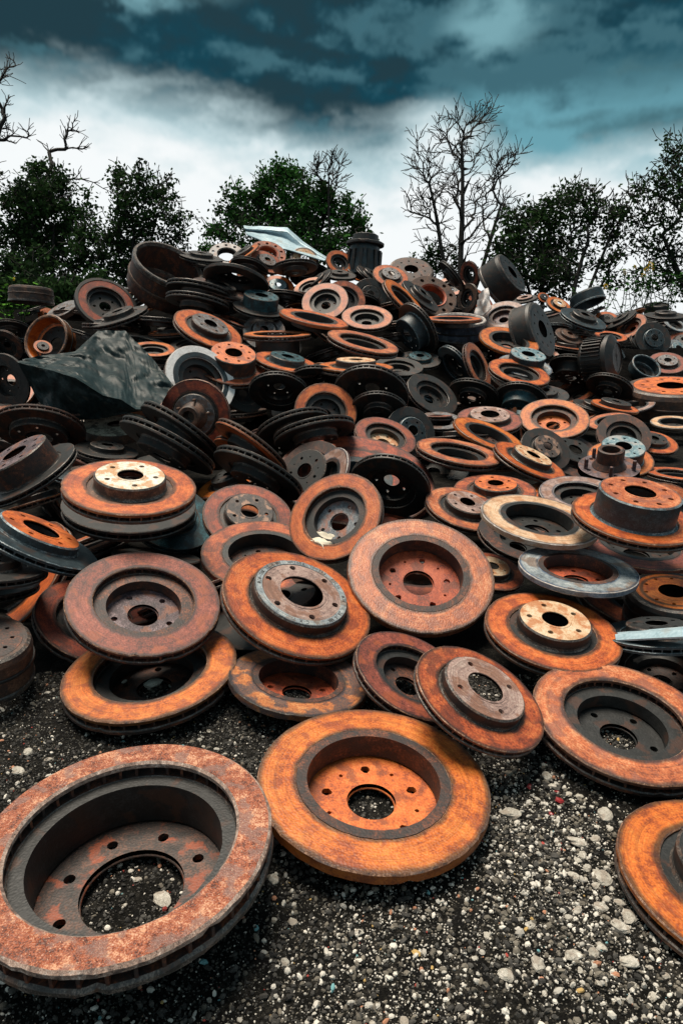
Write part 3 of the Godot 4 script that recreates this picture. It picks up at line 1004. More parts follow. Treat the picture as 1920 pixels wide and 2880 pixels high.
func build_trees() -> void:
	grow("leafy_tree", "dark dense leafy tree at the left edge in front of the dead branches", Vector3(-6.068, 0, -14.489), Vector3(-5.933, 2.39, -15.095), [[Vector3(-6.216, 3.317, -15.72), 0.47], [Vector3(-6.305, 2.891, -14.862), 0.47], [Vector3(-5.779, 2.849, -15.41), 0.56], [Vector3(-6.641, 2.214, -15.015), 0.56], [Vector3(-6.019, 2.064, -15.209), 0.63], [Vector3(-5.08, 2.008, -14.61), 0.43], [Vector3(-5.946, 1.241, -14.153), 0.72, 0.8], [Vector3(-6.742, 1.334, -14.404), 0.63, 0.8], [Vector3(-5.433, 1.287, -15.257), 0.54, 0.7], [Vector3(-6.734, 2.89, -15.124), 0.32]], 420, 0.075, 14500, 0.090, ["leaf_dark", "leaf_mid"], 31, 0.00, "trees behind the pile", [Vector3(-6.519, 2.562, -15.146), Vector3(-5.528, 2.044, -14.994)], 0.24, 1)
	grow("leafy_tree", "smaller rounded leafy tree second from left with sky showing through", Vector3(-4.747, 0, -15.058), Vector3(-4.42, 2.452, -15.634), [[Vector3(-4.379, 3.25, -15.57), 0.47], [Vector3(-3.828, 3.177, -15.903), 0.42], [Vector3(-4.62, 2.794, -15.627), 0.47], [Vector3(-3.912, 2.521, -15.493), 0.48], [Vector3(-3.432, 2.642, -15.775), 0.24], [Vector3(-4.553, 2.137, -15.996), 0.51], [Vector3(-3.758, 2.035, -15.855), 0.39], [Vector3(-5.019, 2.105, -15.653), 0.37], [Vector3(-4.323, 1.576, -15.695), 0.51], [Vector3(-4.968, 1.376, -15.284), 0.47], [Vector3(-3.381, 2.222, -15.509), 0.17], [Vector3(-4.799, 3.44, -15.942), 0.24]], 330, 0.060, 7400, 0.090, ["leaf_dark", "leaf_mid"], 32, 0.00, "trees behind the pile", [Vector3(-3.954, 2.631, -15.686)], 0.24, 1)
	grow("leafy_tree", "broad green leafy tree in the middle behind the crest of the pile", Vector3(-1.196, 0, -15.632), Vector3(-1.196, 2.699, -16.227), [[Vector3(-1.53, 3.479, -16.415), 0.39], [Vector3(-1.152, 3.542, -16.526), 0.41], [Vector3(-1.813, 3.168, -16.697), 0.43], [Vector3(-0.894, 3.218, -16.157), 0.48], [Vector3(-2.266, 3.079, -16.399), 0.37], [Vector3(-0.374, 3.145, -16.251), 0.41], [Vector3(-1.418, 2.742, -16.564), 0.68], [Vector3(-0.619, 2.66, -16.269), 0.66], [Vector3(0.105, 2.762, -16.03), 0.39], [Vector3(-2.404, 2.608, -16.212), 0.39], [Vector3(0.44, 2.499, -16.048), 0.25], [Vector3(-2.697, 2.257, -15.854), 0.29], [Vector3(-2.014, 2.197, -15.695), 0.53], [Vector3(-1.183, 2.036, -15.863), 0.58], [Vector3(-0.224, 2.093, -15.524), 0.58], [Vector3(0.449, 2.207, -16.256), 0.34], [Vector3(-2.953, 2.107, -16.164), 0.19]], 520, 0.070, 15500, 0.090, ["leaf_dark", "leaf_mid", "leaf_green"], 33, 0.00, "trees behind the pile", [Vector3(-1.871, 2.514, -16.173), Vector3(-0.424, 2.514, -16.173)], 0.24, 1)
	grow("dead_sapling", "thin bare grey branches rising out of the broad green tree at its right", Vector3(-0.272, 0, -15.215), Vector3(-0.272, 3.365, -16.005), [[Vector3(-0.36, 3.721, -15.865), 0.26], [Vector3(-0.085, 3.846, -16.29), 0.21], [Vector3(-0.551, 3.573, -15.976), 0.19], [Vector3(-0.132, 3.47, -16.116), 0.28]], 45, 0.030, 0, 0.100, ["leaf_dark", "leaf_mid"], 34, 0.00, "trees behind the pile", [], 0.40, 2)
	grow("bare_tree", "tall leafless tree with fine twigs standing right of the crest", Vector3(2.585, 0, -15.578), Vector3(2.662, 4.273, -16.688), [[Vector3(2.654, 4.602, -16.623), 0.53], [Vector3(2.273, 4.544, -16.741), 0.34], [Vector3(3.159, 4.913, -17.189), 0.39], [Vector3(2.793, 3.965, -17.366), 0.92], [Vector3(1.898, 3.834, -16.231), 0.43], [Vector3(3.335, 3.899, -16.127), 0.48], [Vector3(2.076, 3.153, -16.301), 0.68], [Vector3(3.356, 3.347, -16.971), 0.72], [Vector3(1.716, 3.657, -16.676), 0.29], [Vector3(1.777, 2.924, -16.571), 0.37], [Vector3(3.68, 2.917, -16.517), 0.39], [Vector3(3.781, 4.053, -16.465), 0.25], [Vector3(2.365, 2.394, -16.745), 0.68, 0.7], [Vector3(3.209, 2.312, -15.96), 0.58, 0.7], [Vector3(1.68, 4.419, -16.568), 0.17], [Vector3(1.538, 3.78, -16.395), 0.17], [Vector3(3.236, 5.026, -16.789), 0.14], [Vector3(2.57, 5.067, -16.943), 0.15]], 400, 0.095, 0, 0.100, ["leaf_dark", "leaf_mid"], 35, 0.00, "trees behind the pile", [Vector3(1.939, 3.44, -16.444), Vector3(3.531, 2.977, -16.309)], 0.42, 2)
	grow("leafy_bush", "low leafy shrub at the foot of the bare tree", Vector3(2.153, 0, -16.097), Vector3(2.153, 1.619, -16.433), [[Vector3(2.031, 1.987, -16.361), 0.30], [Vector3(2.341, 1.71, -16.383), 0.40], [Vector3(1.829, 1.729, -16.686), 0.30], [Vector3(2.64, 1.424, -16.303), 0.40]], 70, 0.025, 2200, 0.075, ["leaf_dark", "leaf_mid"], 36, 0.00, "trees behind the pile", [], 0.24, 1)
	grow("leafy_tree", "dark leafy tree right of the bare tree leaning towards it", Vector3(4.151, 0, -14.489), Vector3(4.106, 2.217, -15.044), [[Vector3(4.008, 2.581, -15.289), 0.36], [Vector3(3.637, 2.403, -15.208), 0.36], [Vector3(4.234, 2.688, -14.855), 0.41], [Vector3(4.679, 3.011, -15.379), 0.27], [Vector3(3.832, 1.941, -14.78), 0.54], [Vector3(4.45, 2.039, -14.942), 0.54], [Vector3(3.516, 1.813, -15.292), 0.41], [Vector3(4.058, 1.413, -14.331), 0.59], [Vector3(3.5, 1.34, -14.521), 0.45], [Vector3(3.169, 2.028, -14.824), 0.23], [Vector3(4.721, 1.364, -15.031), 0.36]], 360, 0.060, 6400, 0.090, ["leaf_dark", "leaf_mid"], 37, 0.00, "trees behind the pile", [Vector3(3.655, 2.044, -14.994)], 0.24, 1)
	grow("leafy_tree", "open leafy tree with black forked limbs and sky between, right of the dark one", Vector3(4.23, 0, -13.383), Vector3(4.648, 1.784, -13.876), [[Vector3(4.562, 2.826, -14.172), 0.32], [Vector3(4.89, 2.646, -13.987), 0.30], [Vector3(5.276, 2.44, -14.179), 0.27], [Vector3(4.679, 2.357, -14.132), 0.35], [Vector3(5.243, 2.049, -14.198), 0.30], [Vector3(5.255, 1.691, -13.69), 0.18], [Vector3(4.636, 1.801, -14.091), 0.33, 0.5], [Vector3(5.024, 1.543, -13.804), 0.25, 0.6], [Vector3(4.136, 1.461, -13.747), 0.30, 0.6], [Vector3(5.148, 1.302, -13.73), 0.18]], 260, 0.060, 2300, 0.080, ["leaf_dark", "leaf_mid"], 38, 0.00, "trees behind the pile", [Vector3(5.15, 2.105, -13.97), Vector3(5.066, 1.302, -13.735)], 0.24, 1)
	grow("leafy_tree", "tall sparse tree with arching limbs at the right edge", Vector3(6.881, 0, -12.846), Vector3(6.479, 2.512, -13.568), [[Vector3(6.118, 3.554, -13.874), 0.29], [Vector3(6.33, 3.366, -13.841), 0.32], [Vector3(5.669, 2.978, -13.506), 0.29], [Vector3(6.089, 2.872, -13.527), 0.40], [Vector3(5.368, 2.826, -13.693), 0.23], [Vector3(6.692, 2.786, -13.911), 0.48], [Vector3(5.493, 2.478, -13.321), 0.36], [Vector3(6.061, 2.255, -13.289), 0.40], [Vector3(5.641, 2.042, -13.729), 0.36, 0.7], [Vector3(6.142, 1.752, -13.483), 0.44, 0.8], [Vector3(5.844, 1.444, -13.455), 0.40, 0.8], [Vector3(6.389, 1.284, -13.353), 0.48, 0.8], [Vector3(5.38, 1.195, -13.052), 0.24, 0.7], [Vector3(5.154, 2.498, -13.466), 0.19]], 420, 0.070, 3800, 0.080, ["leaf_dark", "leaf_mid"], 39, 0.10, "trees behind the pile", [Vector3(5.917, 2.049, -13.433)], 0.24, 1)
	grow("dead_tree", "dead tree with bare forked branches rising above the left leafy tree", Vector3(-8.956, 0, -17.016), Vector3(-8.638, 4.635, -18.356), [[Vector3(-8.155, 4.761, -18.494), 0.23], [Vector3(-7.657, 4.854, -18.482), 0.17], [Vector3(-7.303, 4.66, -18.469), 0.13], [Vector3(-6.442, 4.994, -18.268), 0.23], [Vector3(-6.376, 4.546, -18.383), 0.15], [Vector3(-6.78, 4.667, -18.5), 0.17], [Vector3(-8.26, 6.159, -18.789), 0.28], [Vector3(-8.03, 6.451, -18.836), 0.17], [Vector3(-8.181, 5.565, -18.673), 0.23], [Vector3(-8.253, 5.064, -18.564), 0.19], [Vector3(-6.369, 3.851, -18.019), 0.15], [Vector3(-5.805, 3.525, -17.969), 0.08], [Vector3(-8.586, 3.943, -18.263), 0.42]], 90, 0.090, 0, 0.100, ["leaf_dark", "leaf_mid"], 40, 0.00, "trees behind the pile", [Vector3(-7.046, 4.126, -18.207)], 0.35, 2)
	grow("leafy_bush", "dense dark undergrowth at the left edge below the leafy trees", Vector3(-5.82, 0, -12.846), Vector3(-5.82, 0.892, -13.094), [[Vector3(-6.205, 1.055, -13.45), 0.36], [Vector3(-5.666, 0.974, -13.32), 0.40], [Vector3(-4.986, 0.886, -12.811), 0.40], [Vector3(-6.446, 0.818, -13.368), 0.48], [Vector3(-5.961, 0.66, -13.342), 0.48], [Vector3(-4.578, 0.966, -13.014), 0.36], [Vector3(-4.215, 0.969, -13.124), 0.32]], 160, 0.040, 9000, 0.100, ["leaf_dark", "leaf_mid"], 41, 0.00, "trees behind the pile", [], 0.24, 1)

func build_pile() -> void:
	disc("truck", "D", 0.1616, Vector3(-0.239, 0.099, -0.617), Vector3(-0.019, 1, 0.022), 146, "flaky", "blackhat", 0, 0, "thick truck brake disc with flaking pink rust and a deep black well, foreground left")
	disc("solid5", "D", 0.1554, Vector3(0.043, 0.051, -0.772), Vector3(0.066, 0.997, 0.048), 294, "amber", "orange", 0, 0, "amber brake disc lying dish up on gravel, bright orange hat inside, front centre")
	disc("vent5", "D", 0.1387, Vector3(-0.362, 0.145, -1.152), Vector3(0.234, 0.925, 0.301), 173, "maroon", "purple", 0, 0, "maroon pitted brake disc with purple grey hat, propped on the amber one at left")
	stamp(disc("six", "H", 0.1488, Vector3(-0.083, 0.12, -1.207), Vector3(0.337, 0.905, 0.259), 25, "orange", "greypink", 0, 0, "orange brake disc with raised six-hole pinkish hub and pale stamped lip"))
	disc("solid5", "D", 0.1549, Vector3(0.167, 0.13, -1.331), Vector3(0.063, 0.87, 0.489), 350, "salmon", "red", 0, 0, "large salmon solid disc with deep red five-hole hat, leaning behind the six-hole hub")
	disc("vent5", "H", 0.1241, Vector3(0.391, 0.09, -1.144), Vector3(0.075, 0.984, 0.161), 353, "orange", "creamrust", 0, 0, "orange disc with cream rust-spotted five-hole hub, beside the pale metal strip")
	disc("four", "H", 0.1043, Vector3(0.209, 0.1, -0.901), Vector3(0.351, 0.914, 0.202), 340, "redorange", "greypink", 0, 0, "red orange disc with four-hole greyish hub, behind the front centre disc")
	disc("vent5", "D", 0.1386, Vector3(0.437, 0.052, -0.917), Vector3(0.055, 0.989, 0.139), 8, "salmon", "black", 0, 0, "salmon disc with black five-hole hat inside, lying at right on the gravel")
	disc("vent5", "H", 0.1338, Vector3(0.457, 0.027, -0.626), Vector3(0.058, 0.998, 0.013), 299, "amber", "black", 0, 0, "amber brake disc cut off by the frame at lower right beside the stones")
	disc("vent5", "D", 0.1507, Vector3(-0.336, 0.053, -1.068), Vector3(-0.053, 0.995, 0.086), 349, "amber", "redblack", 0, 0, "bright amber vented disc lying flat under the maroon one, debris in its well")
	disc("solid5", "D", 0.1212, Vector3(-0.074, 0.043, -1.049), Vector3(0.133, 0.99, -0.039), 6, "amberblue", "red", 0, 0, "amber disc with blue black worn edge and small red hat, under the six-hole disc")
	disc("vent5", "D", 0.1064, Vector3(0.124, 0.06, -1.035), Vector3(0.352, 0.918, 0.184), 167, "maroon", "maroon", 0, 0, "red brown disc with dark hat half hidden behind the four-hole disc")
	disc("vent5", "D", 0.0959, Vector3(0.579, 0.03, -1.094), Vector3(-0.144, 0.965, 0.22), 208, "black", "redblack", 0, 0, "black disc with dark red hub, in shadow below the pale metal strip")
	disc("drum", "H", 0.0915, Vector3(0.685, 0.1, -1.3), Vector3(-0.081, 0.989, 0.124), 86, "amber", "black", 1, 0, "amber drum top with large bore and ring of holes at the right edge")
	disc("solid5", "D", 0.1186, Vector3(0.485, 0.15, -1.304), Vector3(0.031, 0.998, 0.05), 131, "paleblue", "red", 0, 0, "pale bluish disc tilted over a red hat, under the cream ring")
	disc("solid5", "D", 0.1336, Vector3(0.455, 0.2, -1.492), Vector3(0.095, 0.984, 0.148), 204, "cream", "black", 0, 0, "cream rusted ring disc with deep black well, right of centre")
	disc("tall", "H", 0.1259, Vector3(0.617, 0.24, -1.372), Vector3(0.059, 0.983, 0.173), 263, "orange", "bluepink", 0, 0, "tall blue black drum-in-hat disc with salmon top, on a stack at right edge")
	disc("solid5", "D", 0.1366, Vector3(0.699, 0.135, -1.509), Vector3(0.016, 0.99, 0.137), 157, "maroon", "black", 0, 0, "maroon disc lowest in the stack under the tall blue black hub")
	disc("vent5", "D", 0.1303, Vector3(0.757, 0.105, -2.068), Vector3(-0.018, 0.975, 0.222), 358, "greypink", "black", 1, 0, "greyish pink open disc tucked behind the tall blue black hub")
	disc("wheelhub", "H", 0.1057, Vector3(0.965, 0.123, -2.394), Vector3(-0.079, 0.971, 0.225), 229, "purple", "purple", 1, 0, "wheel hub with central tube and upright studs, in front of the blue hub")
	disc("tall", "H", 0.1253, Vector3(1.105, 0.102, -2.637), Vector3(-0.04, 0.93, 0.366), 90, "amber", "blue", 1, 0, "amber disc with bright blue eight-hole raised hub at right")
	disc("vent5", "H", 0.1371, Vector3(0.675, 0.148, -2.377), Vector3(0.35, 0.918, 0.188), 331, "orange", "cream", 1, 0, "tilted orange disc with cream hub and visible vent fins on its edge")
	disc("vent5", "D", 0.1532, Vector3(0.42, 0.179, -2.394), Vector3(0.145, 0.984, 0.099), 63, "salmon", "black", 1, 0, "salmon open ring disc lying nearly flat, right of the big red plate")
	disc("solid5", "D", 0.1474, Vector3(0.585, 0.192, -2.672), Vector3(0.305, 0.929, 0.212), 100, "amber", "redblack", 1, 0, "amber thin ring disc tilted above the flat salmon ring")
	disc("six", "H", 0.1378, Vector3(0.634, 0.22, -2.901), Vector3(-0.007, 0.967, 0.255), 8, "maroon", "greypink", 1, 0, "raised pink grey six-hole hub standing above the amber thin ring")
	disc("vent5", "D", 0.1515, Vector3(0.945, 0.208, -3.008), Vector3(-0.089, 0.892, 0.443), 121, "amber", "orange", 1, 0, "large bright amber dish-up disc with orange hat, upper right of the pile")
	disc("vent5", "H", 0.1075, Vector3(0.844, 0.116, -2.759), Vector3(0.199, 0.722, 0.662), 120, "black", "flakyhat", 2, 0, "black disc with flaking rusty hub, below the large bright amber dish")
	disc("vent5", "D", 0.1218, Vector3(1.29, 0.119, -3.068), Vector3(-0.063, 0.714, 0.697), 71, "redblack", "black", 1, 0, "thick brown black disc standing like a tyre behind the blue eight-hole hub")
	disc("solid5", "D", 0.1111, Vector3(1.737, 0.108, -3.538), Vector3(-0.075, 0.987, 0.141), 22, "cream", "black", 2, 0, "cream flat disc near the right edge, right of the tyre-like disc")
	disc("drum", "H", 0.2600, Vector3(1.905, 0.255, -3.964), Vector3(-0.074, 0.987, 0.139), 177, "brown", "orange", 1, 0, "wide brown drum with rusty orange top flange at the right edge")
	disc("tall", "H", 0.1524, Vector3(1.037, 0.372, -3.908), Vector3(0.105, 0.937, 0.333), 98, "paleblue", "blue", 1, 0, "pale grey disc with tall blue hub, stacked on an orange disc")
	disc("vent5", "D", 0.1676, Vector3(0.956, 0.354, -3.71), Vector3(0.151, 0.933, 0.327), 348, "orange", "black", 1, 0, "orange disc directly under the pale disc with tall blue hub")
	disc("solid5", "D", 0.1844, Vector3(1.021, 0.497, -4.255), Vector3(0.137, 0.905, 0.402), 316, "amber", "black", 1, 0, "bright amber disc tilted behind the tall blue hub")
	disc("solid5", "D", 0.0871, Vector3(1.42, 0.351, -4.786), Vector3(-0.29, 0.787, 0.545), 157, "orange", "black", 2, 0, "small orange disc peeping out right of the tall blue hub")
	disc("vent5", "D", 0.1408, Vector3(0.774, 0.371, -3.907), Vector3(0.763, 0.425, 0.488), 41, "salmon", "black", 2, 0, "salmon disc standing nearly upright, left of the stacked blue hub")
	disc("vent5", "D", 0.1603, Vector3(1.163, 0.645, -5.085), Vector3(-0.27, 0.79, 0.551), 136, "greypink", "purple", 2, 0, "greyish pink disc with purple dish, high on the right slope")
	disc("solid5", "D", 0.1819, Vector3(0.7, 0.625, -4.449), Vector3(-0, 0.997, 0.077), 24, "orange", "black", 1, 0, "orange disc seen edge-on like a line, on a dark drum near the top")
	disc("solid5", "H", 0.0660, Vector3(-2.432, 0.645, -5.812), Vector3(0.179, 0.523, 0.833), 352, "orange", "orange", 2, 0, "small orange disc half hidden behind the grey plate at the left crest")
	disc("plate", "H", 0.1148, Vector3(-1.899, 0.682, -4.803), Vector3(-0.288, 0.849, 0.444), 90, "grey", "grey", 2, 0, "light grey flat hub plate with bore, tilted at the left crest")
	disc("rim", "D", 0.1804, Vector3(-1.463, 0.718, -4.419), Vector3(0.493, 0.596, 0.634), 263, "red", "black", 1, 0, "black rimmed disc with red ring, leaning left of the big open drum")
	disc("vent5", "H", 0.1701, Vector3(-1.306, 0.64, -4.152), Vector3(-0.255, 0.936, 0.242), 239, "black", "black", 1, 0, "dark vented disc seen edge-on, lying against the black rimmed red disc")
	disc("drum", "D", 0.2264, Vector3(-1.107, 0.964, -4.63), Vector3(0.457, 0.766, 0.452), 310, "redblack", "brown", 1, 0, "huge open drum with rusty rim tipped towards the viewer at the left crest", "rusty brake discs and drums heaped in the pile", 1.45)
	disc("drum", "D", 0.1564, Vector3(-1.843, 0.504, -4.35), Vector3(-0.268, 0.391, 0.88), 213, "amber", "black", 2, 0, "amber open drum lying on its side above the crumpled sheet")
	disc("solid5", "H", 0.0524, Vector3(-1.769, 0.464, -4.133), Vector3(0.428, 0.695, 0.577), 238, "orange", "black", 2, 0, "small orange disc lying inside the amber drum at left")
	disc("vent5", "D", 0.1155, Vector3(-2.266, 0.437, -4.696), Vector3(-0.022, -0.378, 0.925), 233, "redblack", "black", 2, 0, "brown vented disc at the left edge beside the amber drum")
	disc("vent5", "H", 0.1328, Vector3(-2.289, 0.538, -4.853), Vector3(0.11, -0.874, 0.473), 228, "black", "black", 2, 0, "dark disc arching behind the vented disc at the left edge")
	disc("solid5", "D", 0.1423, Vector3(-1.723, 0.317, -3.53), Vector3(-0.319, -0.091, 0.943), 195, "black", "black", 2, 0, "black disc standing at the left edge by the crumpled sheet")
	disc("solid5", "D", 0.1465, Vector3(-1.768, 0.253, -3.61), Vector3(0.026, 0.791, 0.611), 241, "orange", "black", 1, 0, "orange edged disc under the black standing disc at the left edge")
	disc("six", "H", 0.1649, Vector3(-1.148, 0.219, -2.561), Vector3(0.067, -0.781, 0.621), 41, "redblack", "maroon", 1, 0, "reddish disc turned face down with hub hanging, left edge below the sheet")
	disc("plate", "H", 0.1323, Vector3(-0.928, 0.217, -2.773), Vector3(0.053, 0.974, 0.221), 228, "stone", "stone", 1, 0, "cream stone-spotted plate disc below the crumpled sheet")
	disc("vent5", "H", 0.1601, Vector3(-0.587, 0.235, -2.424), Vector3(-0.518, -0.734, 0.44), 167, "black", "black", 1, 1, "dark vented disc seen edge-on, running down from the stone-spotted plate")
	disc("vent5", "H", 0.1688, Vector3(-0.582, 0.218, -2.213), Vector3(-0.428, -0.782, 0.454), 134, "black", "black", 1, 1, "second dark vented disc seen edge-on, just left of the other and below it")
	disc("tall", "H", 0.1567, Vector3(-0.971, 0.18, -2.055), Vector3(-0.378, 0.885, 0.272), 148, "black", "purple", 1, 1, "purple black hub disc tipped sideways at the left edge, fins showing")
	disc("six", "H", 0.1283, Vector3(-0.609, 0.22, -1.288), Vector3(0.48, 0.853, -0.203), 300, "blueblack", "orangeblue", 0, 0, "dark blue grey disc with rusty orange hub face sliding down at left edge")
	disc("vent5", "H", 0.1378, Vector3(-0.45, 0.3, -1.403), Vector3(0.156, 0.973, 0.172), 332, "orange", "white", 0, 1, "orange vented disc with white painted five-hole hub, left middle")
	disc("vent5", "H", 0.1714, Vector3(-0.563, 0.165, -1.74), Vector3(0.135, 0.981, 0.137), 232, "black", "black", 0, 1, "black vented disc directly under the orange one with the white hub")
	disc("vent5", "H", 0.1276, Vector3(-0.474, 0.114, -1.809), Vector3(0.432, 0.813, 0.391), 133, "teal", "teal", 1, 0, "teal painted disc peeping out right of the white hub disc")
	disc("vent5", "H", 0.1188, Vector3(-0.244, 0.14, -1.707), Vector3(0.236, 0.846, 0.479), 114, "red", "flakyhat", 1, 0, "red disc with flaking black hub, left of the disc holding a wrapper")
	disc("vent5", "D", 0.1163, Vector3(-0.017, 0.2, -1.512), Vector3(-0.354, 0.682, 0.64), 287, "orange", "mottle", 1, 0, "orange disc leaning in the middle with a mottled grey hat and pale wrapper")
	disc("solid5", "D", 0.1444, Vector3(-0.178, 0.12, -1.477), Vector3(0.104, 0.967, 0.231), 164, "redorange", "redblack", 0, 0, "reddish open ring disc behind the six-hole hub disc")
	disc("vent5", "H", 0.1493, Vector3(-0.264, 0.162, -2.056), Vector3(-0.413, -0.761, 0.501), 331, "black", "black", 1, 1, "dark vented disc turned face down, above the red disc with flaking hub")
	disc("solid5", "D", 0.1197, Vector3(-0.058, 0.13, -2.153), Vector3(-0.756, 0.552, 0.352), 147, "greypink", "black", 2, 0, "narrow greyish arch of a disc standing behind the wrapper disc")
	disc("solid5", "H", 0.1317, Vector3(-0.114, 0.129, -2.243), Vector3(-0.44, 0.638, 0.631), 97, "redblack", "black", 1, 0, "rust and black disc leaning behind the greyish arch")
	disc("vent5", "H", 0.1423, Vector3(-0.319, 0.202, -2.305), Vector3(-0.551, -0.719, 0.423), 323, "orange", "black", 1, 1, "orange vented disc seen edge-on in the middle, sloping right")
	disc("vent5", "H", 0.1031, Vector3(-0.374, 0.155, -2.429), Vector3(-0.403, -0.742, 0.535), 132, "orange", "black", 1, 0, "smaller orange disc edge under the sloping orange vented one")
	disc("vent5", "H", 0.1448, Vector3(-0.182, 0.223, -2.58), Vector3(0.306, -0.829, 0.469), 350, "black", "black", 1, 1, "dark vented disc face down in the middle, left of the big red plate")
	disc("vent5", "H", 0.1530, Vector3(-0.097, 0.218, -2.479), Vector3(0.223, -0.882, 0.415), 144, "black", "black", 1, 1, "second dark vented disc face down, lower right of its neighbour")
	disc("hubrotor", "H", 0.1438, Vector3(-0.592, 0.257, -2.741), Vector3(-0.091, 0.056, 0.994), 131, "red", "grey", 1, 0, "red disc with black spindle hub and studs, right of the crumpled sheet")
	banded(disc("vent5", "D", 0.1663, Vector3(-0.627, 0.37, -3.084), Vector3(0.56, 0.491, 0.667), 272, "white", "redblack", 1, 0, "white coated ring disc with rusty dish, behind the spindle hub"))
	disc("tall", "H", 0.1627, Vector3(-0.519, 0.411, -3.287), Vector3(0.203, 0.893, 0.402), 142, "redorange", "orange", 1, 0, "red disc with tall bright orange five-hole hub, behind the white ring")
	disc("vent5", "H", 0.1861, Vector3(-0.698, 0.576, -3.7), Vector3(0.429, 0.845, 0.319), 63, "orange", "grey", 1, 0, "large orange disc with grey five-hole hub, above the white ring")
	disc("vent5", "D", 0.1222, Vector3(-1.049, 0.465, -3.876), Vector3(0.113, 0.957, 0.266), 222, "amber", "black", 2, 0, "amber ring lying flat behind the crumpled sheet")
	disc("vent5", "H", 0.1243, Vector3(-0.452, 0.553, -4.107), Vector3(0.115, 0.605, 0.788), 192, "grey", "grey", 2, 0, "dull grey four-hole disc standing behind a flat amber rim")
	disc("tall", "D", 0.1789, Vector3(-0.339, 0.551, -3.7), Vector3(0.005, 0.998, 0.063), 317, "amber", "black", 1, 0, "amber rim seen edge-on over a tall dark hat, left of centre")
	disc("solid5", "D", 0.1932, Vector3(-0.15, 0.631, -3.883), Vector3(0.204, 0.966, 0.161), 201, "orange", "black", 1, 0, "orange ring tilted edge-on, right above the flat amber rim")
	disc("vent5", "D", 0.1478, Vector3(-0.103, 0.729, -4.424), Vector3(-0.115, 0.654, 0.748), 256, "orange", "black", 2, 0, "orange disc with round black dish, upper centre of the pile")
	disc("vent5", "D", 0.1362, Vector3(0.029, 0.753, -4.722), Vector3(0.227, 0.543, 0.808), 131, "redorange", "black", 2, 0, "red orange disc partly behind the round black dish")
	disc("vent5", "D", 0.1540, Vector3(0.154, 0.635, -4.24), Vector3(0.028, 0.892, 0.451), 235, "salmon", "black", 1, 0, "salmon disc with black dish lying flat, right of the round one")
	disc("vent5", "H", 0.1206, Vector3(0.2, 0.778, -4.989), Vector3(0.196, 0.354, 0.914), 230, "black", "black", 2, 0, "black disc with large bore behind the flat salmon one")
	disc("vent5", "D", 0.1681, Vector3(0.405, 0.75, -4.578), Vector3(0.619, 0.705, 0.347), 66, "amber", "redblack", 2, 1, "amber vented ring standing on its edge with fins showing, upper right")
	disc("vent5", "H", 0.1543, Vector3(0.542, 0.772, -4.847), Vector3(0.569, 0.758, 0.32), 110, "black", "black", 2, 0, "black disc leaning behind the amber standing ring")
	disc("flange", "H", 0.1823, Vector3(0.65, 0.779, -5.063), Vector3(0.236, 0.653, 0.719), 46, "brown", "red", 2, 0, "brown truck flange with big bolt holes near the crest")
	disc("vent5", "H", 0.1308, Vector3(0.351, 0.912, -5.112), Vector3(0.194, 0.781, 0.594), 343, "orange", "grey", 2, 0, "orange disc with grey hub at the crest, left of the truck flange")
	disc("drum", "H", 0.1741, Vector3(0.515, 0.97, -5.302), Vector3(0.059, 0.808, 0.586), 154, "redblack", "brown", 2, 0, "dark brown drum back rising over the crest right of the hub stack")
	disc("vent5", "D", 0.1054, Vector3(-0.013, 1.022, -5.361), Vector3(0.301, 0.546, 0.782), 277, "orange", "black", 2, 0, "orange disc arch at the crest, just left of the hub stack")
	disc("solid5", "H", 0.0945, Vector3(0.093, 0.939, -5.368), Vector3(0.421, 0.828, 0.37), 10, "orange", "black", 2, 0, "small orange disc edge below the hub stack")
	disc("vent5", "H", 0.1163, Vector3(0.215, 0.924, -5.216), Vector3(0.513, 0.81, 0.284), 308, "black", "black", 2, 0, "thin black disc edge next to the hub stack, sloping right")
	disc("vent5", "D", 0.1108, Vector3(1.086, 0.973, -6.117), Vector3(-0.813, -0.218, 0.54), 210, "red", "black", 2, 0, "red disc standing upright at the right crest")
	disc("vent5", "D", 0.1122, Vector3(0.98, 0.77, -5.565), Vector3(-0.841, 0.091, 0.533), 10, "brown", "black", 2, 0, "brown half ring standing below the red upright disc")
	disc("vent5", "H", 0.1431, Vector3(0.846, 0.924, -5.529), Vector3(-0.755, -0.652, 0.063), 22, "black", "black", 2, 0, "black disc seen edge-on leaning left of the red upright disc")
	disc("solid5", "D", 0.0751, Vector3(1.396, 0.798, -6.238), Vector3(0.239, 0.286, 0.928), 254, "brown", "black", 2, 0, "small brown disc in front of the big leaning drum")
	disc("drum", "D", 0.1775, Vector3(0.78, 0.62, -4.684), Vector3(-0.011, 0.975, 0.224), 100, "paleblue", "black", 1, 0, "dark teal drum holding the orange disc seen edge-on")
	disc("tall", "H", 0.1659, Vector3(0.45, 0.562, -4.2), Vector3(-0.779, -0.49, 0.39), 46, "black", "blueblack", 2, 0, "black disc with dark hub turned left, below the edge-on orange disc")
	disc("six", "H", 0.1072, Vector3(1.579, 0.777, -6.132), Vector3(-0.222, 0.949, 0.223), 168, "black", "greypink", 2, 0, "pinkish hub disc lying flat on the right crest")
	disc("vent5", "H", 0.1154, Vector3(1.928, 0.73, -6.293), Vector3(0.24, 0.791, 0.563), 155, "amber", "cream", 2, 0, "amber disc with cream hub on the right crest")
	disc("solid5", "H", 0.0660, Vector3(2.09, 0.817, -7.349), Vector3(0.17, 0.652, 0.739), 89, "orange", "black", 2, 0, "tiny orange disc behind the cream hub on the right crest")
	disc("drum", "D", 0.1551, Vector3(2.294, 0.735, -6.575), Vector3(0.27, -0.899, 0.345), 359, "blueblack", "black", 2, 0, "dark blue grey drum turned down on the far right crest")
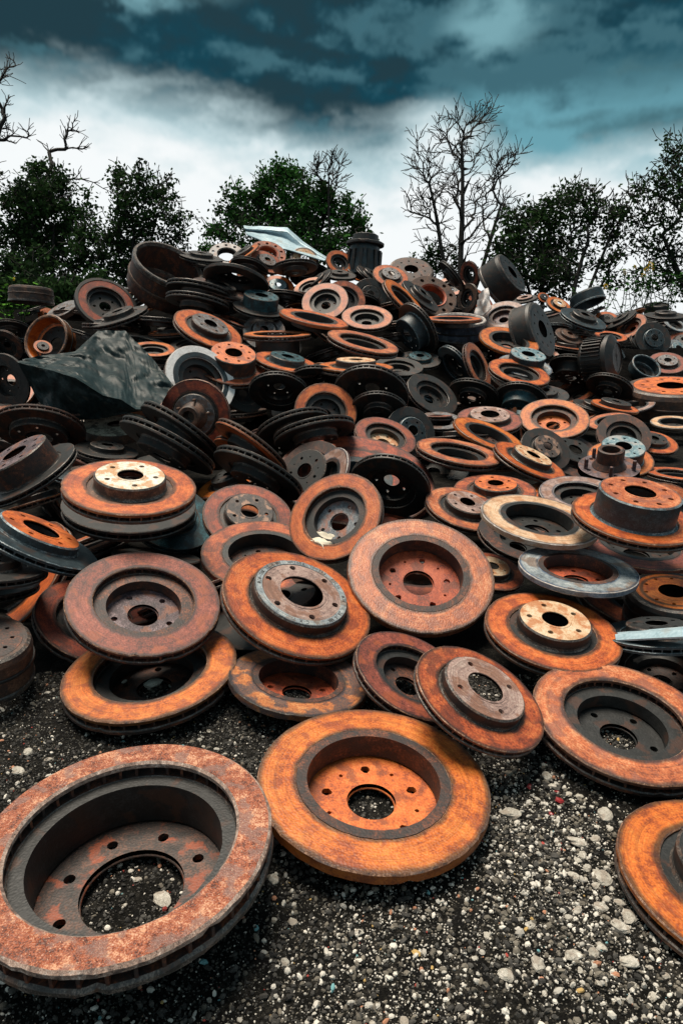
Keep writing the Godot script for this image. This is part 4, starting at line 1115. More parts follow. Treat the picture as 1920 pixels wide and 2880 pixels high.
	disc("vent5", "D", 0.1409, Vector3(2.636, 0.545, -6.405), Vector3(-0.677, 0.636, 0.37), 350, "salmon", "red", 2, 0, "salmon disc with red hat facing left on the far right slope")
	disc("vent5", "D", 0.1303, Vector3(2.194, 0.478, -5.707), Vector3(0.03, 0.956, 0.293), 254, "orange", "black", 2, 0, "orange ring lying flat on the far right slope")
	disc("vent5", "H", 0.1591, Vector3(2.756, 0.439, -6.179), Vector3(0.029, 0.424, 0.905), 13, "black", "blueblack", 2, 0, "black disc with dark six-hole hub near the far right edge")
	disc("solid5", "D", 0.1333, Vector3(3.748, 0.54, -7.894), Vector3(0.204, 0.824, 0.529), 303, "paleblue", "black", 2, 0, "pale bluish ring disc near the far right edge")
	disc("solid5", "H", 0.1105, Vector3(1.785, 0.487, -5.495), Vector3(0.202, 0.857, 0.474), 214, "brown", "brown", 2, 0, "brown flaking disc half buried behind the black drum at right")
	disc("vent5", "H", 0.1429, Vector3(2.596, 0.606, -6.552), Vector3(-0.578, 0.816, 0.025), 24, "black", "black", 2, 0, "black disc seen edge-on, leaning left of the salmon disc at far right")
	disc("vent5", "H", 0.1889, Vector3(1.931, 0.619, -5.626), Vector3(0.235, 0.903, 0.359), 31, "blueblack", "black", 2, 0, "dark blue grey disc sloping right on the upper right slope")
	disc("six", "H", 0.1135, Vector3(3.117, 0.337, -6.451), Vector3(0.175, 0.649, 0.741), 154, "paleblue", "blue", 2, 0, "light blue hub disc at the far right edge")
	disc("drum", "H", 0.1473, Vector3(3.97, 0.771, -8.915), Vector3(-0.078, 0.976, 0.201), 216, "black", "black", 2, 0, "dark flat drum cap on the skyline at far right")
	disc("vent5", "H", 0.1950, Vector3(3.347, 0.641, -7.297), Vector3(-0.037, 0.984, 0.176), 96, "black", "black", 2, 0, "dark flat disc below the skyline drum cap at far right")
	disc("vent5", "H", 0.1394, Vector3(2.474, 0.296, -5.262), Vector3(-0.12, 0.858, 0.499), 116, "maroon", "grey", 2, 0, "maroon disc with grey hub behind the wide brown drum")
	disc("drum", "D", 0.1129, Vector3(2.263, 0.284, -5.124), Vector3(0.201, 0.732, 0.652), 129, "blueblack", "black", 2, 0, "small dark open drum facing up beside the wide brown drum")
	disc("tall", "H", 0.1445, Vector3(1.426, 0.328, -4.264), Vector3(-0.286, -0.849, 0.445), 4, "black", "black", 2, 1, "black disc with hub turned down, right of the stacked blue hub")
	disc("vent5", "H", 0.1311, Vector3(1.537, 0.239, -3.939), Vector3(-0.399, -0.79, 0.466), 341, "black", "black", 2, 0, "dark vented disc face down, left of the wide brown drum")
	disc("vent5", "H", 0.1072, Vector3(1.357, 0.174, -3.67), Vector3(0.205, 0.965, 0.165), 80, "black", "black", 2, 0, "black disc seen edge-on above the large bright amber dish")
	disc("solid5", "H", 0.1235, Vector3(1.443, 0.186, -3.59), Vector3(0.152, 0.981, 0.116), 146, "orange", "black", 2, 0, "thin orange edged disc above the large bright amber dish")
	disc("solid5", "D", 0.1030, Vector3(1.646, 0.159, -3.816), Vector3(-0.272, 0.955, 0.12), 78, "greypink", "black", 2, 0, "greyish pink thin disc lying on the thin orange edged one")
	disc("solid5", "D", 0.1048, Vector3(1.288, 0.158, -3.242), Vector3(-0.228, 0.959, 0.171), 175, "salmon", "black", 2, 0, "salmon disc fragment behind the tyre-like disc")
	disc("tall", "H", 0.1317, Vector3(0.889, 0.232, -3.392), Vector3(-0.277, -0.695, 0.663), 309, "black", "teal", 1, 0, "dark disc with teal hub turned down, left of the large amber dish")
	disc("vent5", "H", 0.1797, Vector3(0.068, 0.412, -3.297), Vector3(0.025, 0.998, 0.064), 318, "amber", "cream", 1, 0, "amber disc lying flat with low cream hub, centre of the pile")
	disc("vent5", "D", 0.1907, Vector3(0.114, 0.515, -3.638), Vector3(0.226, 0.955, 0.191), 54, "salmon", "black", 1, 0, "salmon thin disc tilted above the flat cream hub disc")
	disc("vent5", "H", 0.1623, Vector3(-0.267, 0.426, -3.392), Vector3(0.214, 0.962, 0.167), 81, "orange", "teal", 1, 0, "orange rimmed disc with dark teal hub, left of the flat cream hub")
	disc("vent5", "D", 0.1358, Vector3(-0.286, 0.301, -3.112), Vector3(-0.026, -0.719, 0.695), 97, "black", "black", 1, 0, "dark disc face down in the centre, above the orange arch")
	disc("vent5", "D", 0.1338, Vector3(-0.12, 0.327, -3.308), Vector3(-0.042, -0.794, 0.607), 309, "black", "black", 1, 0, "darker disc face down behind the orange arch, under the cream hub")
	disc("vent5", "D", 0.1351, Vector3(-0.066, 0.253, -2.902), Vector3(0.155, 0.568, 0.808), 300, "orange", "black", 1, 0, "orange arched disc leaning back in the centre of the pile")
	disc("vent5", "D", 0.1679, Vector3(0.129, 0.3, -3.017), Vector3(-0.161, -0.631, 0.759), 313, "black", "black", 1, 0, "large black disc face down with open bore, right of the orange arch")
	disc("vent5", "H", 0.1242, Vector3(0.162, 0.238, -2.957), Vector3(-0.1, -0.695, 0.712), 144, "black", "black", 1, 1, "dark vented disc face down below the large black one")
	disc("vent5", "D", 0.1352, Vector3(0.44, 0.282, -3.294), Vector3(0.383, 0.754, 0.534), 355, "black", "black", 2, 0, "black disc with deep dish leaning right, centre right of the pile")
	disc("vent5", "H", 0.1265, Vector3(0.662, 0.258, -3.441), Vector3(-0.292, -0.792, 0.536), 60, "black", "black", 2, 1, "dark vented disc face down right of the black deep dish")
	disc("vent5", "H", 0.1136, Vector3(0.296, 0.169, -2.859), Vector3(0.343, 0.449, 0.825), 203, "black", "blueblack", 2, 0, "black disc with dark bluish hub below the black deep dish")
	disc("vent5", "D", 0.1033, Vector3(0.449, 0.184, -3.092), Vector3(-0.001, 0.969, 0.248), 100, "grey", "black", 2, 0, "grey ring disc lying flat left of the pink six-hole hub")
	disc("vent5", "D", 0.1268, Vector3(0.177, 0.185, -2.682), Vector3(0.235, 0.882, 0.408), 181, "maroon", "creamrust", 1, 0, "maroon arched disc with cream hat, above the big red plate")
	disc("wide", "D", 0.2742, Vector3(0.051, 0.109, -2.288), Vector3(0.097, 0.929, 0.358), 323, "red", "blueblack", 0, 0, "very large red plate disc behind a black vented disc, in the middle")
	disc("vent5", "D", 0.1290, Vector3(0.148, 0.125, -2.051), Vector3(-0.252, -0.491, 0.834), 353, "black", "black", 1, 1, "black vented disc leaning face down on the big red plate")
	disc("vent5", "H", 0.1304, Vector3(0.496, 0.106, -2.123), Vector3(-0.011, 0.989, 0.146), 127, "redorange", "orange", 1, 0, "red orange disc with low orange hub behind the cream ring")
	disc("vent5", "H", 0.1237, Vector3(0.376, 0.086, -1.975), Vector3(0.193, 0.948, 0.253), 176, "salmon", "greypink", 1, 0, "salmon disc with grey pink hub, left of the cream ring")
	disc("vent5", "D", 0.1229, Vector3(0.504, 0.053, -1.798), Vector3(0.181, 0.952, 0.248), 103, "redblack", "black", 1, 0, "brown black disc under the cream ring")
	disc("vent5", "H", 0.0747, Vector3(0.341, 0.09, -1.442), Vector3(0.128, 0.964, 0.235), 296, "redorange", "creamrust", 1, 0, "small red orange disc with cream hub squeezed between salmon disc and pale one")
	disc("vent5", "H", 0.0991, Vector3(0.588, 0.08, -1.151), Vector3(-0.077, 0.976, -0.203), 53, "blueblack", "black", 0, 0, "dark rough disc lying under the pale metal strip")
	disc("drum", "H", 0.0841, Vector3(-0.613, 0.12, -1.044), Vector3(0.172, 0.98, 0.104), 184, "brown", "redblack", 0, 0, "dark brown drum standing at the left edge on the ground", "rusty brake discs and drums heaped in the pile", 1.35)
	disc("vent5", "D", 0.1163, Vector3(-0.497, 0.06, -1.253), Vector3(0.455, 0.867, 0.204), 280, "red", "black", 0, 0, "red disc under the maroon pitted one at left")
	disc("vent5", "H", 0.1065, Vector3(-0.736, 0.12, -1.298), Vector3(0.078, 0.989, -0.122), 148, "black", "black", 0, 1, "lower black vented disc of the pair at the left edge")
	disc("vent5", "H", 0.1060, Vector3(-0.662, 0.2, -1.19), Vector3(0.14, 0.983, -0.12), 70, "black", "black", 0, 1, "upper black vented disc of the pair at the left edge")
	disc("plate", "H", 0.1118, Vector3(-0.478, 0.05, -1.654), Vector3(0.142, 0.968, -0.206), 178, "redblack", "black", 1, 0, "dark plate with rusty red edge behind the maroon disc")
	disc("flange", "H", 0.1319, Vector3(-0.825, 1.064, -5.224), Vector3(0.163, 0.735, 0.658), 270, "grey", "black", 2, 0, "grey truck flange with large holes on the crest under the silver panel")
	disc("flange", "H", 0.1344, Vector3(-0.532, 1.074, -5.234), Vector3(0.226, 0.713, 0.663), 162, "redorange", "red", 2, 0, "orange truck flange with large holes on the crest under the silver panel")
	disc("vent5", "H", 0.1145, Vector3(-0.518, 1, -5.006), Vector3(0.411, 0.725, 0.553), 358, "redorange", "grey", 2, 0, "red orange disc with grey hub in front of the orange truck flange")
	disc("drum", "H", 0.1130, Vector3(-0.274, 1.051, -5.386), Vector3(0.217, 0.608, 0.764), 259, "brown", "creamrust", 2, 0, "brown drum with cream eight-hole hub facing out at the crest")
	disc("vent5", "H", 0.1455, Vector3(-0.941, 1.021, -4.854), Vector3(0.163, 0.968, 0.189), 29, "black", "black", 2, 0, "dark disc lying flat at the crest right of the huge drum")
	disc("vent5", "H", 0.1381, Vector3(-0.925, 0.988, -4.907), Vector3(0.161, 0.965, 0.208), 240, "black", "black", 2, 0, "lower dark disc lying flat at the crest right of the huge drum")
	disc("solid5", "H", 0.1217, Vector3(-0.682, 1.055, -5.041), Vector3(-0.461, 0.836, 0.297), 286, "amber", "black", 2, 0, "amber disc seen edge-on, propped on the crest")
	disc("vent5", "H", 0.1328, Vector3(-0.634, 0.944, -4.925), Vector3(-0.165, -0.883, 0.439), 345, "black", "black", 2, 0, "dark disc face down at the crest under the propped amber one")
	disc("solid5", "D", 0.2004, Vector3(-0.645, 0.839, -4.369), Vector3(-0.155, -0.91, 0.385), 293, "black", "black", 1, 0, "large smooth black disc face down below the crest, left")
	disc("vent5", "H", 0.1109, Vector3(-0.432, 0.83, -4.846), Vector3(0.145, 0.726, 0.673), 294, "orange", "blue", 2, 0, "orange disc with blue grey hub below the crest")
	disc("vent5", "H", 0.1255, Vector3(-0.36, 0.755, -4.643), Vector3(-0.092, -0.978, 0.188), 32, "black", "black", 2, 0, "dark flat disc with a pale edge under the blue grey hub")
	disc("vent5", "D", 0.1089, Vector3(-0.227, 0.836, -4.946), Vector3(-0.277, 0.811, 0.516), 80, "amber", "black", 2, 0, "amber disc facing left below the crest, left of the round black dish")
	disc("vent5", "H", 0.1185, Vector3(-0.166, 0.874, -5.02), Vector3(-0.636, 0.724, 0.267), 173, "black", "black", 2, 0, "black disc seen edge-on, propped on the amber disc below the crest")
	disc("vent5", "H", 0.1694, Vector3(-0.737, 0.799, -4.355), Vector3(0.362, 0.915, 0.176), 160, "redblack", "black", 1, 0, "dark disc with rusty edge sloping right under the huge drum")
	disc("vent5", "H", 0.1891, Vector3(-0.855, 0.773, -4.262), Vector3(-0.151, -0.967, 0.206), 28, "black", "black", 1, 1, "upper black vented disc of the sloping pair below the huge drum")
	disc("vent5", "H", 0.1845, Vector3(-0.841, 0.7, -4.142), Vector3(-0.141, -0.963, 0.23), 213, "black", "black", 1, 1, "lower black vented disc of the sloping pair below the huge drum")
	disc("tall", "H", 0.1593, Vector3(-0.485, 0.69, -4.223), Vector3(0.19, 0.941, 0.28), 213, "black", "teal", 1, 0, "dark vented disc with teal hat left of the round black dish")
	disc("solid5", "H", 0.0960, Vector3(-1.304, 0.729, -4.921), Vector3(-0.449, 0.762, 0.467), 66, "amber", "black", 2, 0, "small amber disc wedged below the huge drum")
	disc("vent5", "H", 0.1482, Vector3(-0.31, 0.938, -4.821), Vector3(0.085, -0.969, 0.234), 194, "black", "black", 2, 0, "dark disc face down near the crest under the brown drum")
	disc("vent5", "H", 0.1184, Vector3(-0.013, 0.924, -5.17), Vector3(0.085, 0.956, 0.281), 245, "black", "black", 2, 0, "thin dark disc near the crest right of centre")
	disc("vent5", "D", 0.1101, Vector3(-0.47, 0.288, -3.354), Vector3(0.464, 0.438, 0.77), 74, "black", "black", 2, 0, "black disc leaning right of the tall orange hub")
	disc("vent5", "H", 0.1144, Vector3(-0.883, 0.159, -2.517), Vector3(0.195, 0.981, 0.013), 264, "black", "black", 1, 0, "dark disc under the white hub disc and below the stone-spotted plate")
	disc("vent5", "H", 0.1284, Vector3(1.079, 0.243, -3.64), Vector3(-0.008, 0.962, 0.272), 83, "black", "black", 2, 0, "dark disc beside the dark teal hub turned down at right")
	disc("vent5", "H", 0.1508, Vector3(0.125, 0.704, -4.991), Vector3(-0.085, -0.884, 0.46), 329, "black", "black", 2, 0, "dark disc face down behind the flat salmon one")
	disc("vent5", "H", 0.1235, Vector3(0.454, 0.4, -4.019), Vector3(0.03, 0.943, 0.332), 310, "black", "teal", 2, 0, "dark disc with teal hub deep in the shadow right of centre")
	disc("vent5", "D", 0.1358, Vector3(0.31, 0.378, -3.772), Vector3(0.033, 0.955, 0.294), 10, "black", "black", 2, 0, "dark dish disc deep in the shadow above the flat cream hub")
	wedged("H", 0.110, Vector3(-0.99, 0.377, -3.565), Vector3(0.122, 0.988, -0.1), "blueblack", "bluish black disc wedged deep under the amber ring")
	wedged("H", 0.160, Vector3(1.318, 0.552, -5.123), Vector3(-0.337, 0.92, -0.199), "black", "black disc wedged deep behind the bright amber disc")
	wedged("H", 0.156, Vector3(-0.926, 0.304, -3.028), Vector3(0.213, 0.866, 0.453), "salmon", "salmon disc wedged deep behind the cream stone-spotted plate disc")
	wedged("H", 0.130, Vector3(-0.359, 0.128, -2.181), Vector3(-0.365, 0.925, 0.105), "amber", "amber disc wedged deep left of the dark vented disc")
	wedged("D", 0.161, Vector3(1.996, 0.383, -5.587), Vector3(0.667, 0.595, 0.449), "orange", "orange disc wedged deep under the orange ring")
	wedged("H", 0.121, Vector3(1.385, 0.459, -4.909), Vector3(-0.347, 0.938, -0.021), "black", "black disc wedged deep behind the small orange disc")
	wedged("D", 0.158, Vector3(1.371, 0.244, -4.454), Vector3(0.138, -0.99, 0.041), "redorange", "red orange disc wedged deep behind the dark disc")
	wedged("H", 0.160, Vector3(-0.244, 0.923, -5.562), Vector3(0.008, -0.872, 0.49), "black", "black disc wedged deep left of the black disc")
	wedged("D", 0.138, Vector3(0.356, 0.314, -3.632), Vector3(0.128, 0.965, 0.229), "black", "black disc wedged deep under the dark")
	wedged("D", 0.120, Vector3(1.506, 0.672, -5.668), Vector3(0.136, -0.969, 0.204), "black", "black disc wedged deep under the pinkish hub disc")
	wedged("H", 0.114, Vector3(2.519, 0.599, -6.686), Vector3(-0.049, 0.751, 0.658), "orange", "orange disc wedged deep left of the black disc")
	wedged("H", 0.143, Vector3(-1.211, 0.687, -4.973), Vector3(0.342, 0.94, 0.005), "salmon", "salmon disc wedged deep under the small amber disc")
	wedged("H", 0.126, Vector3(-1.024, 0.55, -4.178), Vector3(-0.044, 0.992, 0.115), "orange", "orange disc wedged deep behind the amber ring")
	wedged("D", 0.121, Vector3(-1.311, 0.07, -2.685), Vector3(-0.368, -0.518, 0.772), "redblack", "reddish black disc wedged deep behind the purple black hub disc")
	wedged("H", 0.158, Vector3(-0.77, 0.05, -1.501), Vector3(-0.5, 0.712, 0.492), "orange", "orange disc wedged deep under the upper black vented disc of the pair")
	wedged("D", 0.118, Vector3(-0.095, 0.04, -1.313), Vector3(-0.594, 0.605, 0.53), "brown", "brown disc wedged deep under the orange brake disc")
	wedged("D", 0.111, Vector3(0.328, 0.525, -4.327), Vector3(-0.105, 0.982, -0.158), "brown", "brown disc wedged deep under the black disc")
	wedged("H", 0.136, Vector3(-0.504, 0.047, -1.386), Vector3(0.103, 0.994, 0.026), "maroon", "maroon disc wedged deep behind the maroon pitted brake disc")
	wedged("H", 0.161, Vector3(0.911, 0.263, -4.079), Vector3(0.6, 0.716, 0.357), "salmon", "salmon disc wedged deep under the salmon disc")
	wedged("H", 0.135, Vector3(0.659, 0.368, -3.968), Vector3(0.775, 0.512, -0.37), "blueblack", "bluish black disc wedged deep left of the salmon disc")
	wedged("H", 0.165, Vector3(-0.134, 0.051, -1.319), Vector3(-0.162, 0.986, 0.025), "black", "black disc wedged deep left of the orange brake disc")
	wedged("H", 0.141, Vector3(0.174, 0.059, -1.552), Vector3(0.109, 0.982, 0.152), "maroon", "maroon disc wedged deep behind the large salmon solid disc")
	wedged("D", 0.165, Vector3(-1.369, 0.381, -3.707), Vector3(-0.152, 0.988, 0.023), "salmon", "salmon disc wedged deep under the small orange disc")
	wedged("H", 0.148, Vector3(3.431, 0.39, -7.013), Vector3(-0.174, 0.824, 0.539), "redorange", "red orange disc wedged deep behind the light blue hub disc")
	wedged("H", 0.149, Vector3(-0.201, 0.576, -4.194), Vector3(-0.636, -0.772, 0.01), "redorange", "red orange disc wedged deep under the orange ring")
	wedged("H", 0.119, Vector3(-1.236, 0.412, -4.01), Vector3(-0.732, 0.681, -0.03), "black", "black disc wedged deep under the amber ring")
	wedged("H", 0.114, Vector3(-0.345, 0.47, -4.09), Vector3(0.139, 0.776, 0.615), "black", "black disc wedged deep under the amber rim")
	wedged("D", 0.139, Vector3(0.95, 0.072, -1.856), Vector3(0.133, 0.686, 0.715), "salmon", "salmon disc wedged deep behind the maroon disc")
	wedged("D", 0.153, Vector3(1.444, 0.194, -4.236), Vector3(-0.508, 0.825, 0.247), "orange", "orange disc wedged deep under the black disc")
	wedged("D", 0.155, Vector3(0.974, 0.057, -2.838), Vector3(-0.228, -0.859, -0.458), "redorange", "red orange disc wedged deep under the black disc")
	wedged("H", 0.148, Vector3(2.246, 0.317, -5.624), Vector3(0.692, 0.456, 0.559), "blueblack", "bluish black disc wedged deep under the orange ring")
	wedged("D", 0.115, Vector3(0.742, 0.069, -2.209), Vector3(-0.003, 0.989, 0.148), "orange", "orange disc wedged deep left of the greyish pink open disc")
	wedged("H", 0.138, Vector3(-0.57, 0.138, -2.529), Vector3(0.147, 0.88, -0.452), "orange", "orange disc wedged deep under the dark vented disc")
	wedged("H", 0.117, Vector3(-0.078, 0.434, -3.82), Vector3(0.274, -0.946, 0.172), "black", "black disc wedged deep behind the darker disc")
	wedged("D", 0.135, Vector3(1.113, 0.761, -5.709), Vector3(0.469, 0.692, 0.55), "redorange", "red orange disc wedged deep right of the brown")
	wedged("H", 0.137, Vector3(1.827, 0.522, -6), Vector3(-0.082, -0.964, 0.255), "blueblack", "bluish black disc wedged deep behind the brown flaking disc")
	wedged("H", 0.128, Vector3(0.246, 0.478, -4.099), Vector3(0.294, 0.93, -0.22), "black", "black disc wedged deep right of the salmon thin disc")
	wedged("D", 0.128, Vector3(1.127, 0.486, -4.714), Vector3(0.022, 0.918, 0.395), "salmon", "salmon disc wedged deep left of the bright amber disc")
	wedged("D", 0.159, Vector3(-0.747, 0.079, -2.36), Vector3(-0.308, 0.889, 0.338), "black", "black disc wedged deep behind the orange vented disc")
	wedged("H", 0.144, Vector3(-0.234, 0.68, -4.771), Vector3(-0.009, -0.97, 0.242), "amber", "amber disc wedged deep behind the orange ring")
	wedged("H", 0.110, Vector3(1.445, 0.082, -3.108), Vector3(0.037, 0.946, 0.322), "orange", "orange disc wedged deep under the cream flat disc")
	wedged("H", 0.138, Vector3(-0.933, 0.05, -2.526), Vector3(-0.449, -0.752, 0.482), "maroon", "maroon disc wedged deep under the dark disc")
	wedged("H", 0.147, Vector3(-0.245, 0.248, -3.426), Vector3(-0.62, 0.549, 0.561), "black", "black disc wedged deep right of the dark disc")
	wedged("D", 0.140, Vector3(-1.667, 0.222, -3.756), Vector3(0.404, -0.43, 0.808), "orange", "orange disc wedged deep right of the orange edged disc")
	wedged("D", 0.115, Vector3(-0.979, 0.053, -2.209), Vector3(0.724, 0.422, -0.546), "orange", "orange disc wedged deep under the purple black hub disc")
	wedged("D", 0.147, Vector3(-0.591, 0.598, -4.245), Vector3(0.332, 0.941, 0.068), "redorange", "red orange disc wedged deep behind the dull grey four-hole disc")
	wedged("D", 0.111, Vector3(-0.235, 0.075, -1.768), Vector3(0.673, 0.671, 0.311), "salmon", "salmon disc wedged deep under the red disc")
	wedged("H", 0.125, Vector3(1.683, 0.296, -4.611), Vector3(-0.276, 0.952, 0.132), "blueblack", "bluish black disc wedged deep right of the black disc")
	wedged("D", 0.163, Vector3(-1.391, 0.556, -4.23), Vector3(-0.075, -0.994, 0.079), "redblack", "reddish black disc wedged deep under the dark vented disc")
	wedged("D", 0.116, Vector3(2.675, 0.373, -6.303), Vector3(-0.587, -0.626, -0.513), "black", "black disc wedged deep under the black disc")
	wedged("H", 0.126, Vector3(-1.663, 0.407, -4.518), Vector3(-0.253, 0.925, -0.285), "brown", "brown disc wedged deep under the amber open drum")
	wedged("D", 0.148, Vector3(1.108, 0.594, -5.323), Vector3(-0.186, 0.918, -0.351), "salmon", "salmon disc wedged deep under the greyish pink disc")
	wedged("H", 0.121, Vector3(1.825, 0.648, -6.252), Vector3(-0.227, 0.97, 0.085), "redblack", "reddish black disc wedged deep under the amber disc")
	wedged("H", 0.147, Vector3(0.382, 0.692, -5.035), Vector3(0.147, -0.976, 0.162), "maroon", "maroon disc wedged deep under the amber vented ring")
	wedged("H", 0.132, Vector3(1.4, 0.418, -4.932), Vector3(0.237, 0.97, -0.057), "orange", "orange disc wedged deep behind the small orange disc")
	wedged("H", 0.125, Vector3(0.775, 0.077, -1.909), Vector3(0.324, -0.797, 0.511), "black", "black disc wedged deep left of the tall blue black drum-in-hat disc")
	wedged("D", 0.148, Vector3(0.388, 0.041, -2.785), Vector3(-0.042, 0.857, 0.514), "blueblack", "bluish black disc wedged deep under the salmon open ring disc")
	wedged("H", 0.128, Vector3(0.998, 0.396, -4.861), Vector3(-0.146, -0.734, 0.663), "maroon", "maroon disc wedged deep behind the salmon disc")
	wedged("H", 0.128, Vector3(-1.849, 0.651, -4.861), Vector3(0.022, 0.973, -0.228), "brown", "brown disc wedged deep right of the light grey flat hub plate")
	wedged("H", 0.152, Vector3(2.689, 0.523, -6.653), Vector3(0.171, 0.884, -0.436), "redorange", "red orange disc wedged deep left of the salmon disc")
	wedged("H", 0.144, Vector3(1.751, 0.408, -5.439), Vector3(0.142, 0.988, 0.065), "orange", "orange disc wedged deep under the brown flaking disc")
	wedged("H", 0.144, Vector3(-0.517, 0.154, -3.413), Vector3(0.092, -0.995, 0.041), "redorange", "red orange disc wedged under the black disc, hub showing")
	wedged("D", 0.139, Vector3(3.672, 0.552, -8.063), Vector3(-0.223, 0.954, 0.201), "black", "black disc wedged deep under the dark flat disc")
	wedged("D", 0.119, Vector3(-0.906, 0.079, -2.376), Vector3(-0.053, -0.998, 0.035), "blueblack", "bluish black disc wedged deep under the dark disc")
	wedged("H", 0.132, Vector3(0.53, 0.064, -1.997), Vector3(-0.01, -0.988, 0.153), "brown", "brown disc wedged deep behind the brown black disc")
	wedged("H", 0.161, Vector3(-0.555, 0.465, -4.131), Vector3(0.069, 0.98, 0.186), "black", "black disc wedged deep under the dull grey four-hole disc")
	wedged("H", 0.151, Vector3(-1.055, 0.359, -4.052), Vector3(-0.118, -0.992, -0.038), "maroon", "maroon disc wedged deep under the amber ring")
	wedged("D", 0.138, Vector3(0.599, 0.09, -2.509), Vector3(0.068, -0.99, 0.124), "orange", "orange disc wedged deep behind the red orange disc")
	wedged("D", 0.123, Vector3(0.391, 0.201, -3.152), Vector3(0.026, 0.997, -0.076), "maroon", "maroon disc wedged deep behind the grey ring disc")
	wedged("H", 0.113, Vector3(0.059, 0.165, -3.007), Vector3(-0.083, 0.996, 0.045), "black", "black disc wedged deep under the dark vented disc")
	wedged("D", 0.153, Vector3(1.256, 0.094, -3.686), Vector3(-0.415, 0.905, -0.093), "salmon", "salmon disc wedged deep right of the large bright amber")
	wedged("H", 0.130, Vector3(1.413, 0.886, -6.32), Vector3(0.08, 0.996, 0.034), "black", "black disc wedged deep behind the small brown disc")
	wedged("H", 0.114, Vector3(0.336, 0.584, -4.461), Vector3(-0.135, 0.985, -0.104), "amber", "amber disc wedged deep left of the black disc")
	wedged("D", 0.128, Vector3(1.893, 0.487, -5.655), Vector3(-0.148, -0.989, 0.021), "black", "black disc wedged deep right of the brown flaking disc")
	wedged("H", 0.147, Vector3(-1.318, 0.073, -3.203), Vector3(-0.662, 0.385, 0.643), "black", "black disc wedged deep under the reddish disc")
	wedged("D", 0.122, Vector3(-0.264, 0.127, -2.691), Vector3(-0.217, -0.722, 0.657), "maroon", "maroon disc wedged deep under the dark vented disc")
	wedged("H", 0.126, Vector3(1.945, 0.533, -5.73), Vector3(-0.463, 0.844, -0.27), "orange", "orange disc wedged deep under the dark blue grey disc")
	wedged("H", 0.159, Vector3(0.665, 0.585, -4.87), Vector3(-0.137, 0.937, 0.321), "redorange", "red orange disc wedged deep under the orange disc")
	wedged("D", 0.127, Vector3(-0.948, 0.894, -4.922), Vector3(-0.144, 0.802, -0.579), "amber", "amber disc wedged deep under the lower dark disc")
	wedged("H", 0.116, Vector3(-0.71, 0.723, -4.499), Vector3(-0.187, 0.794, 0.578), "black", "black disc wedged deep under the dark disc")
	wedged("D", 0.149, Vector3(-1.261, 0.491, -4.395), Vector3(0.194, 0.974, 0.117), "black", "black disc wedged deep behind the amber ring")
	wedged("H", 0.114, Vector3(1.412, 0.608, -5.343), Vector3(-0.033, 0.998, -0.052), "maroon", "maroon disc wedged deep under the pinkish hub disc")
	wedged("D", 0.142, Vector3(-1.042, 0.249, -2.805), Vector3(-0.024, -0.992, 0.122), "salmon", "salmon disc wedged behind the cream stone-spotted plate disc, hollow side showing")
	wedged("D", 0.163, Vector3(0.707, 0.037, -1.441), Vector3(0.001, 0.988, 0.157), "redorange", "red orange disc wedged deep left of the amber drum top")
	wedged("D", 0.130, Vector3(2.362, 0.677, -6.699), Vector3(-0.32, 0.931, -0.178), "black", "black disc wedged deep under the dark blue grey drum")
	wedged("H", 0.115, Vector3(-0.972, 0.078, -2.097), Vector3(-0.291, 0.949, -0.122), "amber", "amber disc wedged deep under the purple black hub disc")
	wedged("H", 0.149, Vector3(-2.291, 0.457, -4.874), Vector3(-0.104, 0.967, -0.232), "blueblack", "bluish black disc wedged deep right of the brown vented disc")
	wedged("H", 0.129, Vector3(-1.37, 0.744, -4.892), Vector3(-0.385, 0.908, 0.167), "black", "black disc wedged deep left of the small amber disc")
	wedged("H", 0.156, Vector3(2.96, 0.622, -7.235), Vector3(0.353, -0.869, 0.346), "amber", "amber disc wedged deep behind the salmon disc")
	wedged("H", 0.156, Vector3(0.356, 0.212, -3.47), Vector3(0.167, 0.863, -0.477), "blueblack", "bluish black disc wedged deep under the black disc")
	wedged("H", 0.154, Vector3(-1.072, 0.603, -4.179), Vector3(-0.07, -0.996, 0.05), "black", "black disc wedged deep under the small amber disc")
	wedged("D", 0.121, Vector3(0.488, 0.144, -2.786), Vector3(0.045, -0.98, 0.195), "orange", "orange disc wedged deep behind the salmon open ring disc")
	wedged("H", 0.121, Vector3(0.595, 0.222, -3.648), Vector3(-0.042, 0.977, 0.21), "brown", "brown disc wedged deep left of the dark vented disc")
	wedged("D", 0.115, Vector3(1.047, 0.161, -3.475), Vector3(-0.084, 0.775, -0.627), "amber", "amber disc wedged deep left of the large bright amber")
	wedged("H", 0.112, Vector3(-1.375, 0.8, -4.727), Vector3(-0.022, 0.987, 0.162), "orange", "orange disc wedged deep behind the small amber disc")
	wedged("D", 0.130, Vector3(-1.542, 0.52, -4.355), Vector3(0.314, 0.933, -0.175), "black", "black disc wedged under the dark vented disc, hollow side showing")
	wedged("D", 0.126, Vector3(-0.355, 0.04, -1.417), Vector3(-0.378, 0.862, -0.338), "maroon", "maroon disc wedged behind the maroon pitted brake disc, hollow side showing")
	wedged("D", 0.134, Vector3(-0.048, 0.319, -3.457), Vector3(0.453, 0.625, -0.635), "amber", "amber disc wedged deep right of the darker disc")
	wedged("D", 0.152, Vector3(-0.702, 0.046, -1.756), Vector3(-0.311, 0.949, -0.052), "salmon", "salmon disc wedged deep under the dark blue grey disc")
	wedged("H", 0.121, Vector3(-0.589, 0.886, -4.857), Vector3(0.29, 0.861, 0.417), "salmon", "salmon disc wedged deep under the dark disc")
	wedged("D", 0.113, Vector3(-2.504, 0.686, -5.711), Vector3(-0.301, 0.951, 0.076), "black", "black disc wedged behind the small orange disc, hollow side showing")
